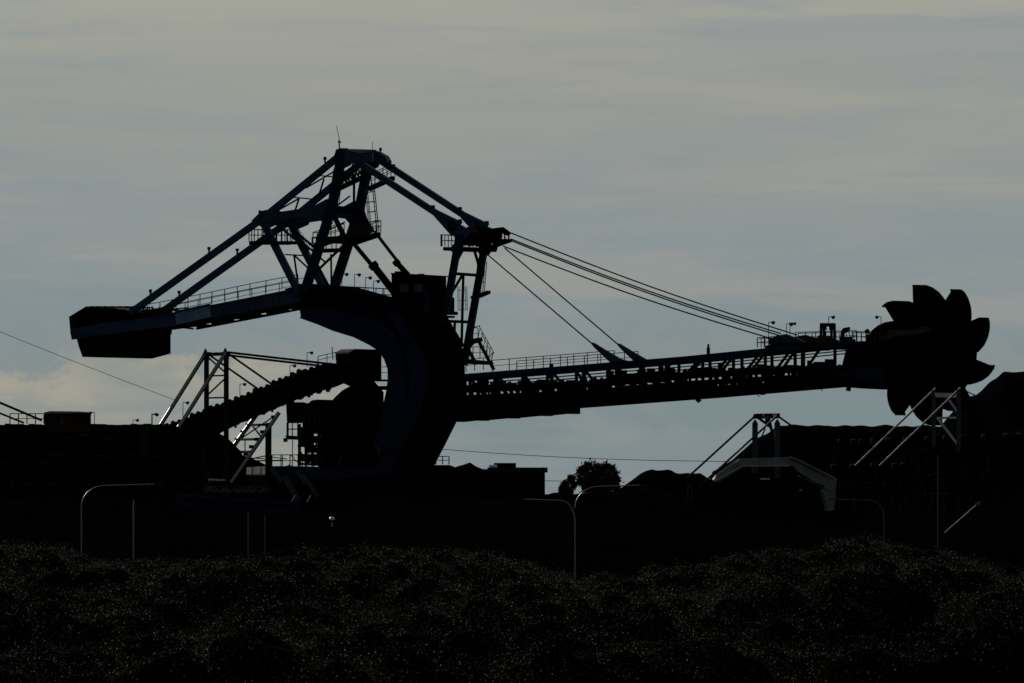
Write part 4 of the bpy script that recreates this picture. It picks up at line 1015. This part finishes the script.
def cross(m):
    Y = 296; m.beam(P(931, 493.5, Y), P(948, 493.5, Y), .06, .07, ref=(0, 1, 0)); m.beam(P(933, 480, Y), P(944, 480, Y), .05, .05, ref=(0, 1, 0)); m.beam(P(925, 490, Y), P(925, 496, Y), .05, .05, ref=(0, 1, 0))
post(937.8, 455, 590, 296, .045, DGALV, 'tall thin post with short crossarms below the right pylon', cross)
m = MB(); m.tube(P(945, 533, 300), P(977, 505, 300), .07, 8); m.tube(P(976, 505.5, 300), P(981, 503.5, 300), .18, 10)
tag(origin(m.build('boom_gate_arm', DGALV)), 'slanting pale pole with a knob at its raised end near the right edge', 'pole')
m = MB(); c = P(332, 519.5, 330); nb_ = 14; prev = None
for k in range(9):
    t0, t1 = math.pi * k / 9, math.pi * (k + 1) / 9
    m.tube(c + ZX * .26 * math.cos(t0), c + ZX * .26 * math.cos(t1), max(.002, .26 * math.sin(t0)), nb_, max(.002, .26 * math.sin(t1)))
m.tube(c - ZX * .25, c - ZX * 1.1, .05, 8)  # polished ball added to give a small white glint
tag(origin(m.build('glint_ball', POLISH)), 'tiny shiny ball on a short stand, added for a glint, in the dark below the column', 'glint ball')

# small glints of pipe and rail on the carriage level
m = MB()
m.beam(P(176, 495, 384), P(236, 500, 384), .5, .3, ref=(0, 1, 0)); m.beam(P(236, 500, 384), P(300, 503, 384), .5, .3, ref=(0, 1, 0)); m.prism([P(x, y, 384.3) for x, y in ((176, 497), (300, 504), (300, 520), (176, 520))], Vector((0, 1, 0)))
tag(origin(m.build('track_girder', DARKBLUE)), 'dark blue girder lying below the conveyor legs at left', 'girder')
m = MB(); m.rail([P(205, 493, 386), P(268, 493, 386)], .6, .9, .05)
for k in range(24):
    x = 206 + k * 2.6; c = P(x, 493 - (k % 3), 386); m.box(c, .25, .3, .15 + .3 * ((k * 7) % 5) / 5)
tag(origin(m.build('cable_rack', DGALV)), 'low rack of pipes and rails between the conveyor legs above the blue girder', 'rack')
m = MB(); rs = random.Random(51)
for k in range(12):
    x = 209 + k * 1.4; c = P(x, 480.5 + rs.uniform(-.6, .6), 386); m.box(c, .12, .2, .12)
tag(origin(m.build('insulator_row', WHITE)), 'row of small white fittings at the foot of the slanting left leg', 'fittings')

# ------------------------------------------------------------------ scrub in the foreground
rs = np.random.RandomState(4)
cl = []
def fade_line(px):               # how high the canopy reaches along the yard side
    tab = [(-200, 530), (0, 530), (50, 534), (90, 560), (200, 556), (270, 546), (330, 538), (430, 545), (500, 548), (545, 575), (600, 580), (680, 560), (760, 548), (860, 530), (930, 545), (970, 562), (1030, 570), (1300, 560)]
    for (a, ya), (b, yb) in zip(tab, tab[1:]):
        if px <= b: return ya + (yb - ya) * (px - a) / (b - a)
    return 560
for k in range(3400):
    Dd = 330 + 740 * rs.rand() ** .95; Y = Dd - BACK; px = rs.uniform(-110, 1134); x = (px - 512) * K * Dd
    n = noise.noise(Vector((x * .085, Y * .03, 2.0))); n2 = noise.noise(Vector((x * .28, Y * .12, 7.0)))
    h = 3.6 + 2.6 * n + 1.1 * n2
    if Dd < 600: h -= .2
    rr = rs.uniform(1.0, 2.1)
    lim = fade_line(px) + 8 * n + 9 * n2 + rs.uniform(-4, 12)
    h = min(h, HC + (HOR - lim) * K * Dd)
    dens = .16 + 1.2 * (n + .1) + 1.8 * noise.noise(Vector((x * .13, Y * .05, 12.0))) + 1.6 * noise.noise(Vector((x * .045, Y * .016, 31.0)))  # leaf density shapes the shade: leafy lit tops, bare black valleys
    cl.append((x, Y, h, rr, min(1, max(.02, dens)) * rs.uniform(.25, 1.05)))
LV = []
for (x, Y, h, rr, dens) in cl:
    zc = h - rr * .8
    n = int(900 * dens * rr * rr / 1.6)
    d = rs.normal(size=(n, 3)); d /= np.linalg.norm(d, axis=1)[:, None]; d[:, 2] = np.abs(d[:, 2]) * .95 - .12
    lump = 1 + .22 * np.sin(d[:, 0] * 7 + x) * np.cos(d[:, 1] * 6 + Y) + .1 * rs.normal(size=n)
    p = np.array([x, Y, zc]) + d * (rr * lump * rs.uniform(.72, 1.05, n))[:, None] * np.array([1.15, 1.15, .85])
    LV.append(p)
C = np.concatenate(LV); n = len(C)
u = rs.normal(size=(n, 3)); u[:, 2] *= .6; u /= np.linalg.norm(u, axis=1)[:, None]
w = rs.normal(size=(n, 3)); w[:, 2] += .6; v = np.cross(w, u); v /= np.linalg.norm(v, axis=1)[:, None]
a = (rs.uniform(.028, .062, n) * (0.55 + (C[:, 1] + BACK) / 900))[:, None]
quad = np.stack([C - u * a, C + v * a * .42, C + u * a, C - v * a * .42], 1).reshape(-1, 3)
me = bpy.data.meshes.new('scrub'); me.vertices.add(4 * n); me.vertices.foreach_set('co', quad.ravel().astype(np.float32))
me.loops.add(4 * n); me.loops.foreach_set('vertex_index', np.arange(4 * n, dtype=np.int32))
me.polygons.add(n); me.polygons.foreach_set('loop_start', np.arange(0, 4 * n, 4, dtype=np.int32)); me.polygons.foreach_set('loop_total', np.full(n, 4, dtype=np.int32))
me.update(calc_edges=True); me.validate(); me.materials.append(LEAF)
so = bpy.data.objects.new('scrub', me); COL.objects.link(so)
tag(so, 'dark glossy leaved scrub filling the whole foreground', 'scrub', None, 'stuff')
# near-black hulls added to stand for the dark between the leaves
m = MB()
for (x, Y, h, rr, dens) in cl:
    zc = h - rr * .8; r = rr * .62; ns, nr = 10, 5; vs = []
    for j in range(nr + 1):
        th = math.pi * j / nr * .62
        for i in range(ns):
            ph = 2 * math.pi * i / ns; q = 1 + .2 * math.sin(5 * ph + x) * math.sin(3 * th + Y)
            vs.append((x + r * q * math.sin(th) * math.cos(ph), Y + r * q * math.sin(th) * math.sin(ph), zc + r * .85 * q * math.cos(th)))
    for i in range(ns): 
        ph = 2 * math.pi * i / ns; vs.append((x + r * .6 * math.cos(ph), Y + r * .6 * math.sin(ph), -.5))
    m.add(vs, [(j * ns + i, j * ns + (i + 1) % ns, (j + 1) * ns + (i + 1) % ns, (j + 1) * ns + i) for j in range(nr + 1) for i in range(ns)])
o = m.build('hull', mat('dark_filler', (.004, .004, .003), 1, 0, 0, .5, 2)); tag(o, 'near-black filler undergrowth beneath the foreground leaves', 'hull', None, 'stuff')
